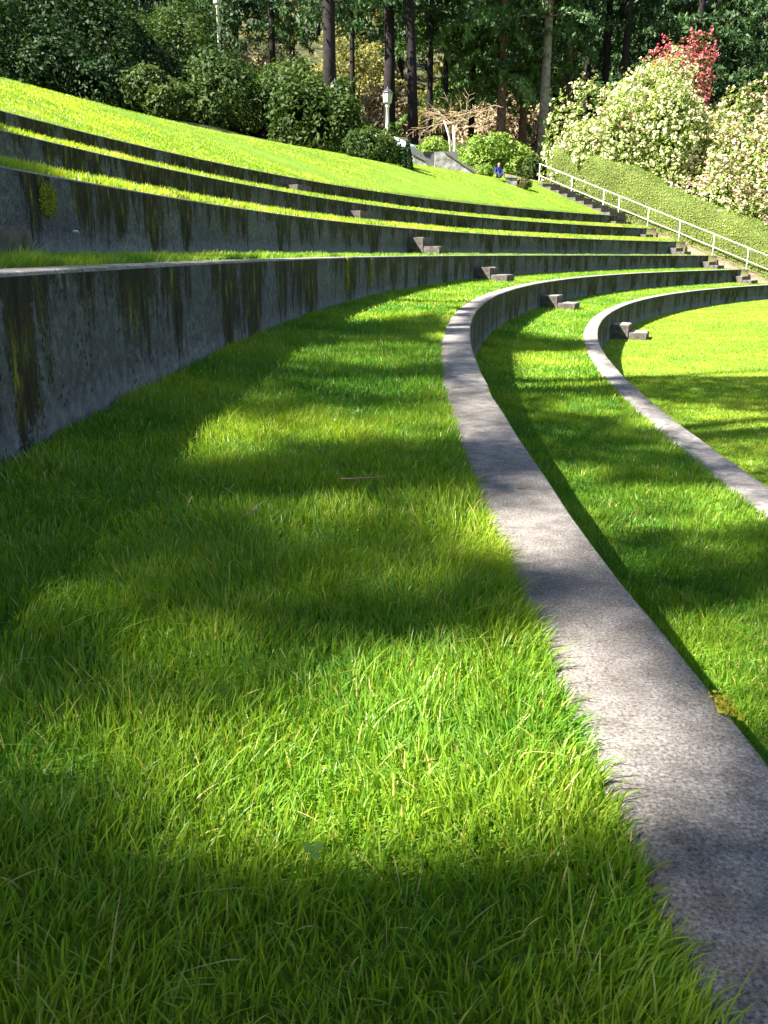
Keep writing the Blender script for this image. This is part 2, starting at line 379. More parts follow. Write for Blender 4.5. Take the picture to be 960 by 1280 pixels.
# ------------------------------------------------------------------ the six curved retaining walls
LBL = {'A': 'lowest curved concrete wall beside the open arena lawn', 'B': 'curved concrete wall with the broad bare cap running up to the camera',
       'C': 'tall stained concrete wall at left edge, rising from the foreground lawn strip', 'D': 'concrete wall third from the top, with one round moss spot near the left edge',
       'E': 'concrete wall second from the top, heavily streaked with dark moss', 'F': 'topmost concrete wall below the big sloping lawn'}
def build_wall(n, wd, wz, zlow):
    ss = np.unique(np.round(np.concatenate([np.arange(-9, 14, .2), np.arange(14, S_END+.15, .4), [S_END+.15]]), 3))
    jt = vnoise(np.stack([ss, ss*0+wd*9, ss*0], -1), 2.5, 2)-.5
    # profile (d offset, z, uv v, material)
    r = .012
    prof = [(0, zlow-.25), (0, wz-.25), (0, wz-.1), (0, wz-r), (r*.35, wz-r*.3), (r, wz), (CAP*.5, wz+.001), (CAP-r, wz), (CAP, wz-r), (CAP, wz-.2)]
    V = []; UV = []
    for i, s in enumerate(ss):
        for k, (o_, z) in enumerate(prof):
            wob = jt[i]*.008 if 1 <= k <= 5 else 0
            x, y, th = curve(s, wd+o_+wob + (.010*(vnoise(np.array([s*3, z*3, wd]), 1., 5)-.5) if k in (3, 4) else 0)); V.append((x, y, z))
    V = np.array(V, float); np_ = len(prof); I = np.arange(len(ss)*np_).reshape(len(ss), np_)
    Fq = np.stack([I[:-1, :-1], I[1:, :-1], I[1:, 1:], I[:-1, 1:]], -1).reshape(-1, 4)
    me = np_mesh('retaining_wall', V, Fq, smooth=False)
    me.materials.append(M['face'+n]); me.materials.append(M['cap'])
    seg = np.tile(np.arange(np_-1), len(ss)-1)
    me.polygons.foreach_set('material_index', np.where((seg >= 3) & (seg <= 7), 1, 0).astype(np.int32))
    uvl = me.uv_layers.new(name='UVMap')
    vi = np.empty(len(me.loops), np.int32); me.loops.foreach_get('vertex_index', vi)
    uu = np.repeat(ss, np_) + wd*13.7
    vv_face = np.tile(np.array([wz - p[1] for p in prof]), len(ss)); vv_cap = np.tile(np.array([p[0] for p in prof]), len(ss))
    pi = np.repeat(np.arange(len(me.polygons)), 4); capf = ((seg >= 3) & (seg <= 7))[pi]
    uv = np.stack([uu[vi], np.where(capf, vv_cap[vi], vv_face[vi])], -1).astype(np.float32)
    uvl.data.foreach_set('uv', uv.ravel())
    # end cap at the stair
    bm = bmesh.new(); bm.from_mesh(me); bm.verts.ensure_lookup_table()
    f = bm.faces.new([bm.verts[int(i)] for i in I[-1]]); f.material_index = 0
    bmesh.ops.recalc_face_normals(bm, faces=bm.faces)
    bm.to_mesh(me); bm.free()
    o = bpy.data.objects.new('retaining_wall', me); C.objects.link(o)
    tag(o, LBL[n], 'wall', 'curved terrace walls')
prev = FLOOR
for n, wd, wz in WALLS:
    build_wall(n, wd, wz, prev); prev = wz

# ------------------------------------------------------------------ step blocks
RISE = .133; TREAD = .447
def block_mesh(depth, width, z0, z1, seed):
    """local x = away from the wall (towards the arena), y = along the wall"""
    bm = bmesh.new()
    box(bm, (0, -width/2, z0), (depth, width/2, z1), .012)
    bmesh.ops.subdivide_edges(bm, edges=[e for e in bm.edges if e.calc_length() > .15], cuts=3, use_grid_fill=True)
    for v in bm.verts:
        nn = mnoise.noise_vector(v.co*5+Vector((seed*3.1, 0, 0))); v.co += nn*.010
    return bm
M['step'] = concrete('step_concrete', False)
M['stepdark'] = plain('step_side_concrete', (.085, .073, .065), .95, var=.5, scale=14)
SLBL = {'mid': {'A': 'pair of pale step blocks on the arena lawn, at the lowest wall', 'B': 'pair of pale step blocks against the wall with the broad bare cap', 'C': 'middle aisle step pair above the foreground lawn strip',
                'D': 'middle aisle step pair on the grass ledge just above eye level', 'E': 'middle aisle step pair against the second wall from the top', 'F': 'half hidden middle aisle block against the topmost wall'},
        'end': {'A': 'lowest end step pair below the white handrail', 'B': 'second lowest end step pair beside the white handrail', 'C': 'third step pair from below along the white handrail', 'D': 'fourth step pair from below along the white handrail',
                'E': 'fifth step pair from below along the white handrail', 'F': 'highest step pair along the handrail, at the topmost wall'}}
def step_pair(n, s, width, zlow, wz, label, group, seed, TREAD=.33, RISE=RISE, top_mat='step'):
    wd = WD[n]; x, y, th = curve(s, wd-.004)
    e = empty('step_pair', (float(x), float(y), zlow), -float(th)); tag(e, label, 'steps', group)
    # local +x (after rotation by -th) = (cos th, -sin th) = towards the arena
    for k, (d0, top) in enumerate(((0, 2*RISE), (TREAD, RISE))):
        bm = block_mesh(TREAD-.003*(1-k), width, -.12, top, seed+k)
        for v in bm.verts: v.co.x += d0
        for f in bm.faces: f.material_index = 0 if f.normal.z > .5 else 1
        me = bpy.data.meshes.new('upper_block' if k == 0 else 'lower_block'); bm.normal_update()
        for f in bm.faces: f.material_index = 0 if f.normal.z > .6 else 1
        uvl = bm.loops.layers.uv.new('UVMap')
        for f in bm.faces:
            for l in f.loops: l[uvl].uv = (l.vert.co.x+seed, .08+abs(l.vert.co.y))
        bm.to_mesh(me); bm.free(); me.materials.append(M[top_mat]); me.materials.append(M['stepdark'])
        o = bpy.data.objects.new(me.name, me); C.objects.link(o); o.parent = e
    return e
prev = FLOOR
for i, (n, wd, wz) in enumerate(WALLS):
    step_pair(n, S_MID - .1, .66, prev, wz, SLBL['mid'][n], 'steps of the middle aisle', i*2, .33, .165 if n in 'DEF' else RISE)
    step_pair(n, S_END - .15, .6, prev, wz, SLBL['end'][n], 'steps along the handrail', 40+i*2)
    prev = wz
step_pair('D', 2.93, .95, WZ['C'], WZ['D'], 'dark step block cut by the left edge of the photo, above the tall wall', 'steps by the left edge', 77, .46, .13, 'stepdark')
# flight of steps through the upper lawn
fl = empty('stair_flight', (0, 0, 0))
tag(fl, 'flight of dark steps climbing the upper lawn beside the white handrail', 'stairs')
for k in range(9):
    d0 = WD['F'] + .02 + k*.41; z1 = WZ['F'] + .02 + (k+1)*.153 - .05
    pts = []
    bm = bmesh.new()
    quad = [curve(S_END-.35, d0), curve(S_END+.75, d0), curve(S_END+.75, d0+.43), curve(S_END-.35, d0+.43)]
    vb = [bm.verts.new((float(q[0]), float(q[1]), z1-.3)) for q in quad]; vt = [bm.verts.new((float(q[0]), float(q[1]), z1)) for q in quad]
    bm.faces.new(vb[::-1]); bm.faces.new(vt)
    for a in range(4): bm.faces.new((vb[a], vb[(a+1) % 4], vt[(a+1) % 4], vt[a]))
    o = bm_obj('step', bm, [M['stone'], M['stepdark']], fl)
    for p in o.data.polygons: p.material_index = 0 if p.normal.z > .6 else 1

# ------------------------------------------------------------------ handrail
hr = empty('handrail', (0, 0, 0)); tag(hr, 'white two-bar pipe handrail running down beside the terrace steps', 'handrail')
qs = [9.38, 7.8, 6.3, 5.6, 4.3, 2.95, 1.55, .2, -1.15]
E0 = Vector((13.44, 34.05, 0)); DR = Vector((-.78268, .62242, 0)); TR = Vector((.62242, .78268, 0))
def railz(q): return -.75 + .378*q
tops = []; mids = []
for q in qs:
    b = E0 + TR*.9 + DR*q; b.z = railz(q)
    tops.append(b+Vector((0, 0, .9))); mids.append(b+Vector((0, 0, .43)))
    bm = bmesh.new(); tube(bm, [b-Vector((0, 0, .25)), b+Vector((0, 0, .9))], .021, 8); bm_obj('post', bm, M['railpaint'], hr, True)
for pts in (tops, mids):
    bm = bmesh.new(); tube(bm, pts, .020 if pts is tops else .016, 8); bm_obj('rail', bm, M['railpaint'], hr, True)

# thin worn groove running down the upper lawn
GA = np.array([-6.35, 14.75]); GB = np.array([-3.3, 13.65])
def groove_dist(x, y):
    ab = GB-GA; t = np.clip(((x-GA[0])*ab[0]+(y-GA[1])*ab[1])/(ab@ab), 0, 1)
    return np.hypot(x-GA[0]-t*ab[0], y-GA[1]-t*ab[1] + .05*np.sin(t*9))
def groove():
    bm = bmesh.new(); prev = None; nrm = np.array([-(GB-GA)[1], (GB-GA)[0]]); nrm /= np.hypot(*nrm)
    for i in range(31):
        t = i/30; p = GA + (GB-GA)*t + np.array([0, -.05*math.sin(t*9)]); w = .028*(1-.75*t)+.006
        row = [bm.verts.new((*(p+nrm*w*k), gz(*(p+nrm*w*k)) + .012)) for k in (-1, 1)]
        if prev: bm.faces.new((prev[0], prev[1], row[1], row[0]))
        prev = row
    tag(bm_obj('soil_groove', bm, M['bark_dark']), kind='structure')
groove()
# ------------------------------------------------------------------ grass: real blades everywhere on the lawns
SUNAZ = rad(25); SUNEL = rad(46)
def blades(P, h, w, seg, rnd, lean=None, leanamt=.35, rng=RNG):
    n = len(P); az = rng.random(n)*2*np.pi
    face = np.stack([np.cos(az), np.sin(az), az*0], 1)              # width direction
    la = rng.random(n)*2*np.pi; lm = np.abs(rng.normal(size=n))*leanamt + .06
    ld = np.stack([np.cos(la)*lm, np.sin(la)*lm, la*0], 1)
    if lean is not None: ld = ld + lean
    V = []; ts = np.linspace(0, 1, seg+1)
    for k, t in enumerate(ts):
        c = P + ld*(h*(t**1.8))[:, None]; c[:, 2] += h*t*(1-.28*t*np.minimum(np.linalg.norm(ld, axis=1), 1.6))
        if k < seg:
            ww = (w*(1-.55*t**1.5)*.5)[:, None]*face
            V += [c-ww, c+ww]
        else: V.append(c)
    V = np.stack(V, 1)  # n, 2seg+1, 3
    m = V.shape[1]; base = (np.arange(n)*m)[:, None]
    quads = np.concatenate([base + np.array([[2*k, 2*k+1, 2*k+3, 2*k+2]]) for k in range(seg-1)], 0) if seg > 1 else np.zeros((0, 4), int)
    tris = base + np.array([[2*seg-2, 2*seg-1, 2*seg]])
    return V.reshape(-1, 3), quads, tris, np.repeat(rnd, m)
def build_grass():
    VV, QQ, TT, RR = [], [], [], []; off = 0
    def addb(P, h, w, seg, rnd, **k):
        nonlocal off
        v, q, t, r = blades(P, h, w, seg, rnd, **k); VV.append(v); QQ.append(q+off); TT.append(t+off); RR.append(r); off += len(v)
    bands = [(WD['A']-22, WD['A']-.01, 'arena'), (WD['A']+CAP, -.005, 'A'), (CAP, WD['C']-.005, 'B'), (WD['C']+CAP, WD['D']-.005, 'C'), (WD['D']+CAP*.6, WD['E']-.005, 'D'), (WD['E']+CAP*.6, WD['F']-.005, 'E'), (WD['F']+CAP*.3, 12.4, 'F')]
    # distance rings: (near, far, density per m2, height, width, segments)
    rings = [(0, 1.6, 42000, .041, .0023, 4), (1.6, 3.2, 19000, .043, .0034, 3), (3.2, 6.5, 7600, .044, .0054, 2), (6.5, 12, 2300, .045, .011, 2), (12, 22, 800, .046, .018, 1), (22, 50, 420, .042, .028, 1)]
    for (r0, r1, dens, H, Wd, seg) in rings:
        for (d0, d1, nm) in bands:
            s0, s1 = (-2 if nm in 'AB' else 0), S_END + (.75 if nm != 'arena' else 8)
            # sample in (s,d) in blocks
            smax = min(s1, r1+8); smin = max(s0, 0 if r0 < 5 else r0*.4)
            if nm == 'arena': smin = 0
            area = (smax-smin)*(d1-d0); n = int(dens*area*1.15)
            if n <= 0 or n > 9e6: n = min(max(n, 0), int(9e6))
            s = RNG.uniform(smin, smax, n); d = RNG.uniform(d0, d1, n)
            x, y, th = curve(s, d); z = hz(np.minimum(s, S_END), d)
            R = np.hypot(x, y); keep = (R >= r0) & (R < r1)
            px, py, dep = proj(np.stack([x, y, z+.03], -1))
            m = 60 + 60/np.maximum(R, .3)*3
            keep &= (dep > .05) & (px > -m) & (px < 960+m) & (py < 1280+m*2.2) & (py > -50)
            if nm == 'F': keep &= groove_dist(x, y) > .05
            s, d, x, y, z, R = s[keep], d[keep], x[keep], y[keep], z[keep], R[keep]
            if not len(x): continue
            P = np.stack([x, y, z-.004], -1)
            n1 = vnoise(P*[1, 1, 0], 1.7, 1); n2 = vnoise(P*[1, 1, 0], 7., 2); n3 = vnoise(P*[1, 1, 0], 26., 3)
            # thin spots
            k2 = RNG.random(len(x)) < np.clip(.55 + .9*(n2*.5+n3*.5), 0, 1); 
            P, s, d, R, n1, n2, n3 = P[k2], s[k2], d[k2], R[k2], n1[k2], n2[k2], n3[k2]; n = len(P)
            hf = H*(.55 + .55*RNG.random(n))*(.72+.6*n2)*(1+.25*(n3-.5))
            edge = np.minimum(d-d0, 99)
            if nm in ('B', 'C', 'A'): hf *= np.where(edge < .12, 1.1, 1.)
            if nm == 'C': hf *= 1.05 + .5*np.clip((vnoise(P*[1, 1, 0], 3., 8)-.5)*4, 0, 1)
            if nm in 'DE': hf *= 1.75
            if nm == 'F' or nm == 'arena': hf *= .75
            wf = Wd*(.7+.6*RNG.random(n))
            rnd = .22 + .36*n1 + .26*(n2-.5) + .24*(RNG.random(n)-.5)
            if nm in 'DEF' or nm == 'arena': rnd = rnd + .16  # sunlit tone put into the blade colour: lighter on the sunny lawns
            rnd = np.where(RNG.random(n) < .022, .93+.07*RNG.random(n), np.clip(rnd, 0, .76))
            # neighbours comb the same way; the rim leans out over the concrete
            ang = vnoise(P*[1, 1, 0], 4.5, 6)*6.28*1.6; lean = np.stack([np.cos(ang), np.sin(ang), ang*0], 1)*(.28*n3)[:, None]
            thh = np.interp(s, S, _th); out = np.stack([np.cos(thh), -np.sin(thh), thh*0], 1)
            lean += out*(np.clip(1-edge/.09, 0, 1)*.3)[:, None]
            addb(P, hf, wf, seg, rnd, lean=lean, leanamt=.40 if r1 < 7 else .3)
            if r1 <= 6.5:   # a few long strays
                k = RNG.choice(n, n//110, replace=False)
                addb(P[k], hf[k]*(1.35+.45*RNG.random(len(k))), wf[k]*.9, seg+1, np.clip(rnd[k]+.05, 0, .78), lean=lean[k]*1.5, leanamt=.55)
                k = RNG.choice(n, n//14, replace=False)      # brown thatch between the blades
                addb(P[k], hf[k]*.55, wf[k]*.8, max(seg-1, 1), np.clip(.9+.1*RNG.random(len(k)), 0, 1), leanamt=.9)
                k = RNG.choice(n, n//260, replace=False)      # dead straw lying flat
                addb(P[k]+[0, 0, .012], hf[k]*.9, wf[k]*.7, seg, np.full(len(k), 1.0), leanamt=1.3)
    V = np.concatenate(VV); Q = np.concatenate(QQ); T = np.concatenate(TT); R = np.concatenate(RR)
    me = bpy.data.meshes.new('grass')
    me.vertices.add(len(V)); me.vertices.foreach_set('co', V.astype(np.float32).ravel())
    L = np.concatenate([Q.ravel(), T.ravel()]).astype(np.int32)
    me.loops.add(len(L)); me.loops.foreach_set('vertex_index', L)
    me.polygons.add(len(Q)+len(T))
    me.polygons.foreach_set('loop_start', np.concatenate([np.arange(len(Q))*4, len(Q)*4+np.arange(len(T))*3]).astype(np.int32))
    me.update(calc_edges=True)
    a = me.attributes.new('rnd', 'FLOAT', 'POINT'); a.data.foreach_set('value', R.astype(np.float32))
    o = link('grass', me, M['grass']); tag(o, 'bright green lawn grass covering every terrace, longest in the foreground', 'grass', kind='stuff')
    print('grass blades', len(T), 'faces', len(Q)+len(T))
build_grass()

# ------------------------------------------------------------------ trees
def trunk_obj(parent, pts, radii, mat, seg=9, name='trunk'):
    bm = bmesh.new(); tube(bm, pts, radii, seg)
    return bm_obj(name, bm, mat, parent, True)
def conifer_mesh(h, r, crown0, nl, leaf, rng, drape=.5, bushy=1.0):
    """sprays along drooping branches; returns point and rnd arrays + branch list"""
    P = []; B = []; z = crown0*h
    while z < h*.985:
        t = (z-crown0*h)/(h*(1-crown0)); br = r*(1-t)**.75*(.65+.5*rng.random()) + .25
        for k in range(rng.integers(3, 6)):
            a = rng.random()*6.283; L = br*(.7+.45*rng.random())
            n = max(6, int(nl*L)); u = rng.random(n)**.7
            zz = z + L*.18*u - drape*L*u*u*.8
            side = rng.normal(size=n)*.22*L*(1.05-u)*bushy
            x = np.cos(a)*L*u - np.sin(a)*side; y = np.sin(a)*L*u + np.cos(a)*side
            zz = zz - np.abs(rng.normal(size=n))*.22*bushy*(.5+u)
            P.append(np.stack([x, y, zz], 1)); B.append(((0, 0, z), (math.cos(a)*L*.9, math.sin(a)*L*.9, z + L*.18*.9 - drape*L*.81*.8)))
        z += h*.02 + rng.random()*h*.016 + .18
    return np.concatenate(P), B
def conifer(name, base, h, r, crown0, nl, leaf, mat, bark, tr, label, group, seed, drape=.5, lean=(0, 0)):
    rng = np.random.default_rng(seed)
    e = empty(name, base); tag(e, label, 'tree', group)
    P, B = conifer_mesh(h, r, crown0, nl, leaf, rng, drape)
    bm = bmesh.new()
    tube(bm, [(0, 0, -.8), (lean[0]*.1, 0, h*.15), (lean[0]*.4, lean[1]*.4, h*.45), (lean[0]*.8, lean[1]*.8, h*.8), (lean[0], lean[1], h)], [tr*1.25, tr, tr*.8, tr*.35, .02], 9)
    for (a, b) in B[::2]: tube(bm, [(a[0]+lean[0]*a[2]/h, a[1]+lean[1]*a[2]/h, a[2]), (b[0]*.5, b[1]*.5, (a[2]+b[2])/2+.12), b], [tr*.16, tr*.11, .012], 4, False)
    # a few dead stubs below the crown
    for k in range(6):
        z = h*(.1 + crown0*rng.random()*.9); a = rng.random()*6.28; L = .3+rng.random()*1.1
        tube(bm, [(0, 0, z), (math.cos(a)*L, math.sin(a)*L, z+.1-.2*rng.random())], [tr*.12, .01], 4, False)
    bm_obj('trunk', bm, bark, e, True)
    P[:, 0] += lean[0]*P[:, 2]/h; P[:, 1] += lean[1]*P[:, 2]/h
    cl = vnoise(P + seed, 1.1, seed % 7)
    leaves('crown', P, leaf*(.7+.6*rng.random(len(P))), mat, e, None, droop=1.6, aspect=2.6, rnd=.15+.7*cl*.8+.25*(rng.random(len(P))-.3), rng=rng)
    return e
def shrub_points(n, rx, ry, rz_, lumps, rng, shell=.35, zmin=-.15):
    """lumpy crown: union of blobs on an ellipsoid, leaves mostly in the outer shell"""
    L = []; nm = []
    cen = rng.normal(size=(lumps, 3)); cen /= np.linalg.norm(cen, axis=1, keepdims=True); cen[:, 2] = np.abs(cen[:, 2])*1.0 - .12
    cen *= (.50+.34*rng.random((lumps, 1))); br = .26+.16*rng.random(lumps)
    k = rng.integers(0, lumps, n)
    d = rng.normal(size=(n, 3)); d /= np.linalg.norm(d, axis=1, keepdims=True)
    rr = (1 - shell*rng.random(n)**1.6)
    P = cen[k] + d*(br[k]*rr)[:, None]
    # drop what is deep inside other lumps
    inside = np.zeros(n, bool)
    for j in range(lumps):
        q = np.linalg.norm(P-cen[j], axis=1) < br[j]*(1-shell)*.95; inside |= q & (k != j)
    P = P*(1 + .30*(vnoise(P+7, 3.2, 5)[:, None]-.5) + .16*(vnoise(P+3, 9., 6)[:, None]-.5)) + (rng.random((n, 1)) < .10)*rng.normal(size=(n, 3))*.05
    keep = (~inside) & (P[:, 2] > zmin) & (np.linalg.norm(P, axis=1) < 1.25)
    return P[keep]*[rx, ry, rz_], d[keep]
def shrub(name, base, rx, ry, rz_, n, leaf, mat, label, cat, seed, group=None, bark=None, lumps=26, flowers=None, stems=6, yaw=0., aspect=2.0, lift=0.):
    base = (base[0], base[1], base[2]+lift)
    rng = np.random.default_rng(seed)
    e = empty(name, base, yaw); tag(e, label, cat, group)
    n = int(n*2.6); leaf = leaf*1.2
    P, D = shrub_points(n, rx, ry, rz_, lumps, rng)
    cl = vnoise(P+seed, 1.3/max(.5, min(rx, rz_)/2), 3)
    leaves('foliage', P, leaf, mat, e, D+[0, 0, .35], .2, aspect, 1.0, rnd=.1+.55*cl+.4*rng.random(len(P))-.05, rng=rng)
    Pi, Di = shrub_points(n//3, rx*.72, ry*.72, rz_*.75, lumps, rng, .9)
    bm = bmesh.new()
    for k in range(stems):
        t = P[rng.integers(0, len(P))]*.9; a = (rng.normal()*rx*.08, rng.normal()*ry*.08)
        tube(bm, [(a[0], a[1], -.6-lift), (a[0]+t[0]*.35, a[1]+t[1]*.35, max(t[2], .3)*.45), (t[0], t[1], max(t[2], .3))], [.07+.01*rz_, .05, .015], 5, False)
    bm_obj('stems', bm, bark or M['bark_dark'], e, True)
    if flowers:
        fmat, frac, fs, cond = flowers
        ok = cond(P, D, rng); idx = np.nonzero(ok)[0]; idx = rng.choice(idx, min(len(idx), int(frac*len(P))), replace=False)
        c = P[idx] + D[idx]*.04; m = 5
        d = rng.normal(size=(len(c), m, 3)); d /= np.linalg.norm(d, axis=2, keepdims=True); 
        d += D[idx][:, None, :]*.6
        FP = (c[:, None, :] + d*fs*.55).reshape(-1, 3); FN = d.reshape(-1, 3)
        leaves('blossom', FP, fs*.8, fmat, e, FN, 0, 1.15, .7, rnd=np.repeat(rng.random(len(c)), m)*.7+.3*rng.random(len(FP)), rng=rng)
    return e

# ---- shade trees standing on the plateau left of and behind the camera; crown leaves are placed to shape the dapple on the near terraces
def light_map(px, py):
    L = np.where((py > 440) & (py < 700) & (px > 230), .20, np.where((py > 1060) | ((py > 700) & (py < 780)), .025, .045))
    L = np.where((px > 690) & (py > 440), .2, L)
    def el(cx, cy, rx, ry, v, a=0.):
        nonlocal L
        ca, sa = math.cos(rad(a)), math.sin(rad(a)); u = ((px-cx)*ca + (py-cy)*sa)/rx; w = (-(px-cx)*sa + (py-cy)*ca)/ry
        q = u*u + w*w; m = np.clip((1.25-q)/.5, 0, 1); L = np.where(v >= .1, np.maximum(L, .1+(v-.1)*m), L*(1-m) + m*max(v, 0))
    # strip in front of the camera
    el(520, 372, 140, 20, 1, -8); el(470, 440, 130, 14, .55); el(500, 478, 100, 10, .65); el(258, 540, 75, 32, .75); el(470, 525, 150, 22, .6); el(500, 575, 110, 14, .4); el(470, 625, 160, 22, .5); el(430, 665, 120, 10, .3); el(500, 705, 160, 18, .05); el(470, 555, 120, 8, .06); el(330, 600, 60, 14, .4)
    el(540, 890, 270, 95, 1, -8); el(350, 985, 190, 85, .95); el(70, 915, 150, 50, .6); el(300, 815, 120, 35, .4); el(110, 1200, 110, 60, .35); el(620, 1010, 150, 60, .9); el(430, 1020, 190, 60, 1)
    # the broad cap
    el(600, 385, 60, 16, 1); el(572, 412, 40, 13, 1); el(590, 505, 60, 14, .6); el(625, 560, 40, 10, .3); el(665, 655, 85, 34, .95); el(790, 875, 130, 105, 1); el(870, 1050, 60, 16, .35); el(780, 725, 110, 14, .0)
    # strip below it
    el(700, 462, 80, 28, 1); el(740, 392, 120, 32, 1); el(760, 505, 80, 12, .7); el(830, 628, 180, 28, .75); el(700, 590, 60, 20, .6); el(850, 760, 150, 60, .65); el(780, 700, 60, 20, .4); el(930, 860, 80, 60, .6); el(940, 560, 60, 30, .5)
    # arena
    L = np.where((py < 468) & (px > 740), 1., L); el(880, 522, 110, 13, .8); el(930, 545, 60, 8, .5); el(840, 508, 60, 7, .6); el(950, 600, 50, 14, .3)
    L = np.where((py < 402) & (px > 560), 1., L)
    el(500, 411, 110, 5, -.0); el(690, 432, 60, 6, .0); el(585, 384, 25, 2.2, 0.); el(583, 391, 25, 2.2, 0.); el(620, 378, 30, 2, .0)
    el(596, 458, 50, 28, .03); el(628, 570, 48, 40, .06); el(715, 722, 60, 20, .02); el(920, 1120, 90, 110, .05); el(560, 1180, 400, 70, .03)
    # ledge above the tall wall
    L = np.where((py < 338) & (px < 335), np.clip((px-150)/170, .12, 1), L)
    L = np.where((py < 300) & ((px > 70) | (py < 190)), 1., L)
    L = np.where((py < 345) & (px >= 335), 1., L)
    return L
def shade_trees():
    trunks = [(-10.6, -2.8), (-12.6, .8), (-16.3, -5.5), (-9.9, 1.6), (-10.2, -8.6), (-14.5, 3.)]
    names = ['wide fir nearest behind the camera, its limbs reaching over the terraces', 'tall fir left of the camera with limbs over the terraces', 'fir in the second row behind the camera', 'fir in the second row left of the camera',
             'fir farthest behind the camera on the upper lawn', 'fir farthest to the left behind the camera']
    rng = np.random.default_rng(5)
    n = 520000
    gx = rng.uniform(-3.0, 9.0, n); gy = rng.uniform(-2.5, 15.5, n)
    s, d = sd(gx, gy); z = hz(np.minimum(s, S_END), d) + .03
    px, py, dep = proj(np.stack([gx, gy, z], -1))
    L = light_map(px, py)
    inside = (dep > .1) & (px > -60) & (px < 1020) & (py < 1340)
    cl = vnoise(np.stack([gx, gy, gx*0], -1), .9, 4)
    L = np.where(inside, L, np.where(cl > .55, .6, .08))
    acc = rng.random(n) < -np.log(np.clip(L, .012, 1))/3.7
    thg = np.interp(s, S, _th)     # ground already in the shade of a wall needs no leaf above it
    for st in np.arange(.04, .66, .04): acc &= hz(np.minimum(s, S_END), d + CAP*.5 + st*np.cos(SUNAZ+thg)) < z + st*math.tan(SUNEL) + .02
    D0 = np.maximum(8.6, 8.6+(gy-5)*.35); D = D0 + rng.random(n)*4.
    X = gx - math.cos(SUNAZ)*D; Y = gy - math.sin(SUNAZ)*D; Z = z + math.tan(SUNEL)*D
    ppx, ppy, pd = proj(np.stack([X, Y, Z], -1))
    seen = (pd > .1) & (ppx > -80) & (ppx < 1040) & (ppy > -80)
    acc &= ~seen
    P = np.stack([X, Y, Z], -1)[acc]
    T = np.array(trunks); k = np.argmin(((P[:, None, :2]-T[None])**2).sum(-1), 1)
    print('shade leaves', len(P))
    for i, (tx, ty) in enumerate(trunks):
        b = gz(tx, ty); Q = P[k == i]
        if len(Q) < 50: continue
        e = empty('fir_tree', (tx, ty, b)); tag(e, names[i], 'tree', 'firs behind the camera')
        h = max(Q[:, 2].max()+2, b+18) - b
        bm = bmesh.new(); tube(bm, [(0, 0, -.8), (0, 0, h*.3), (0, 0, h*.7), (0, 0, h)], [.26, .2, .13, .03], 10)
        idx = rng.choice(len(Q), min(60, len(Q)//40), replace=False)
        for j in idx:
            t = Q[j]-[tx, ty, b]; z0 = min(max(t[2]-1.2, 2), h-1)
            lp = [np.array((0, 0, z0)), np.array((t[0]*.5, t[1]*.5, (z0+t[2])/2+.2)), t]
            ck = np.array([lp[0]*(1-u)+lp[1]*u for u in np.linspace(0, 1, 12)] + [lp[1]*(1-u)+lp[2]*u for u in np.linspace(0, 1, 12)]) + [tx, ty, b]
            DD = (ck[:, 2]+.5)/math.tan(SUNEL); G = np.stack([ck[:, 0]+math.cos(SUNAZ)*DD, ck[:, 1]+math.sin(SUNAZ)*DD, DD*0-.5], -1)
            gpx, gpy, gd = proj(G); lit = (light_map(gpx, gpy) > .3) & (gd > .1) & (gpx > -50) & (gpx < 1010) & (gpy < 1330) & (G[:, 1] < 12)
            if lit.any(): continue
            tube(bm, [tuple(q) for q in lp], [.04, .025, .008], 4, False)
        bm_obj('trunk', bm, M['bark_red'], e, True)
        leaves('crown', Q-[tx, ty, b], .115, M['fir_dark'], e, None, .8, 2.0, rng=rng)
shade_trees()

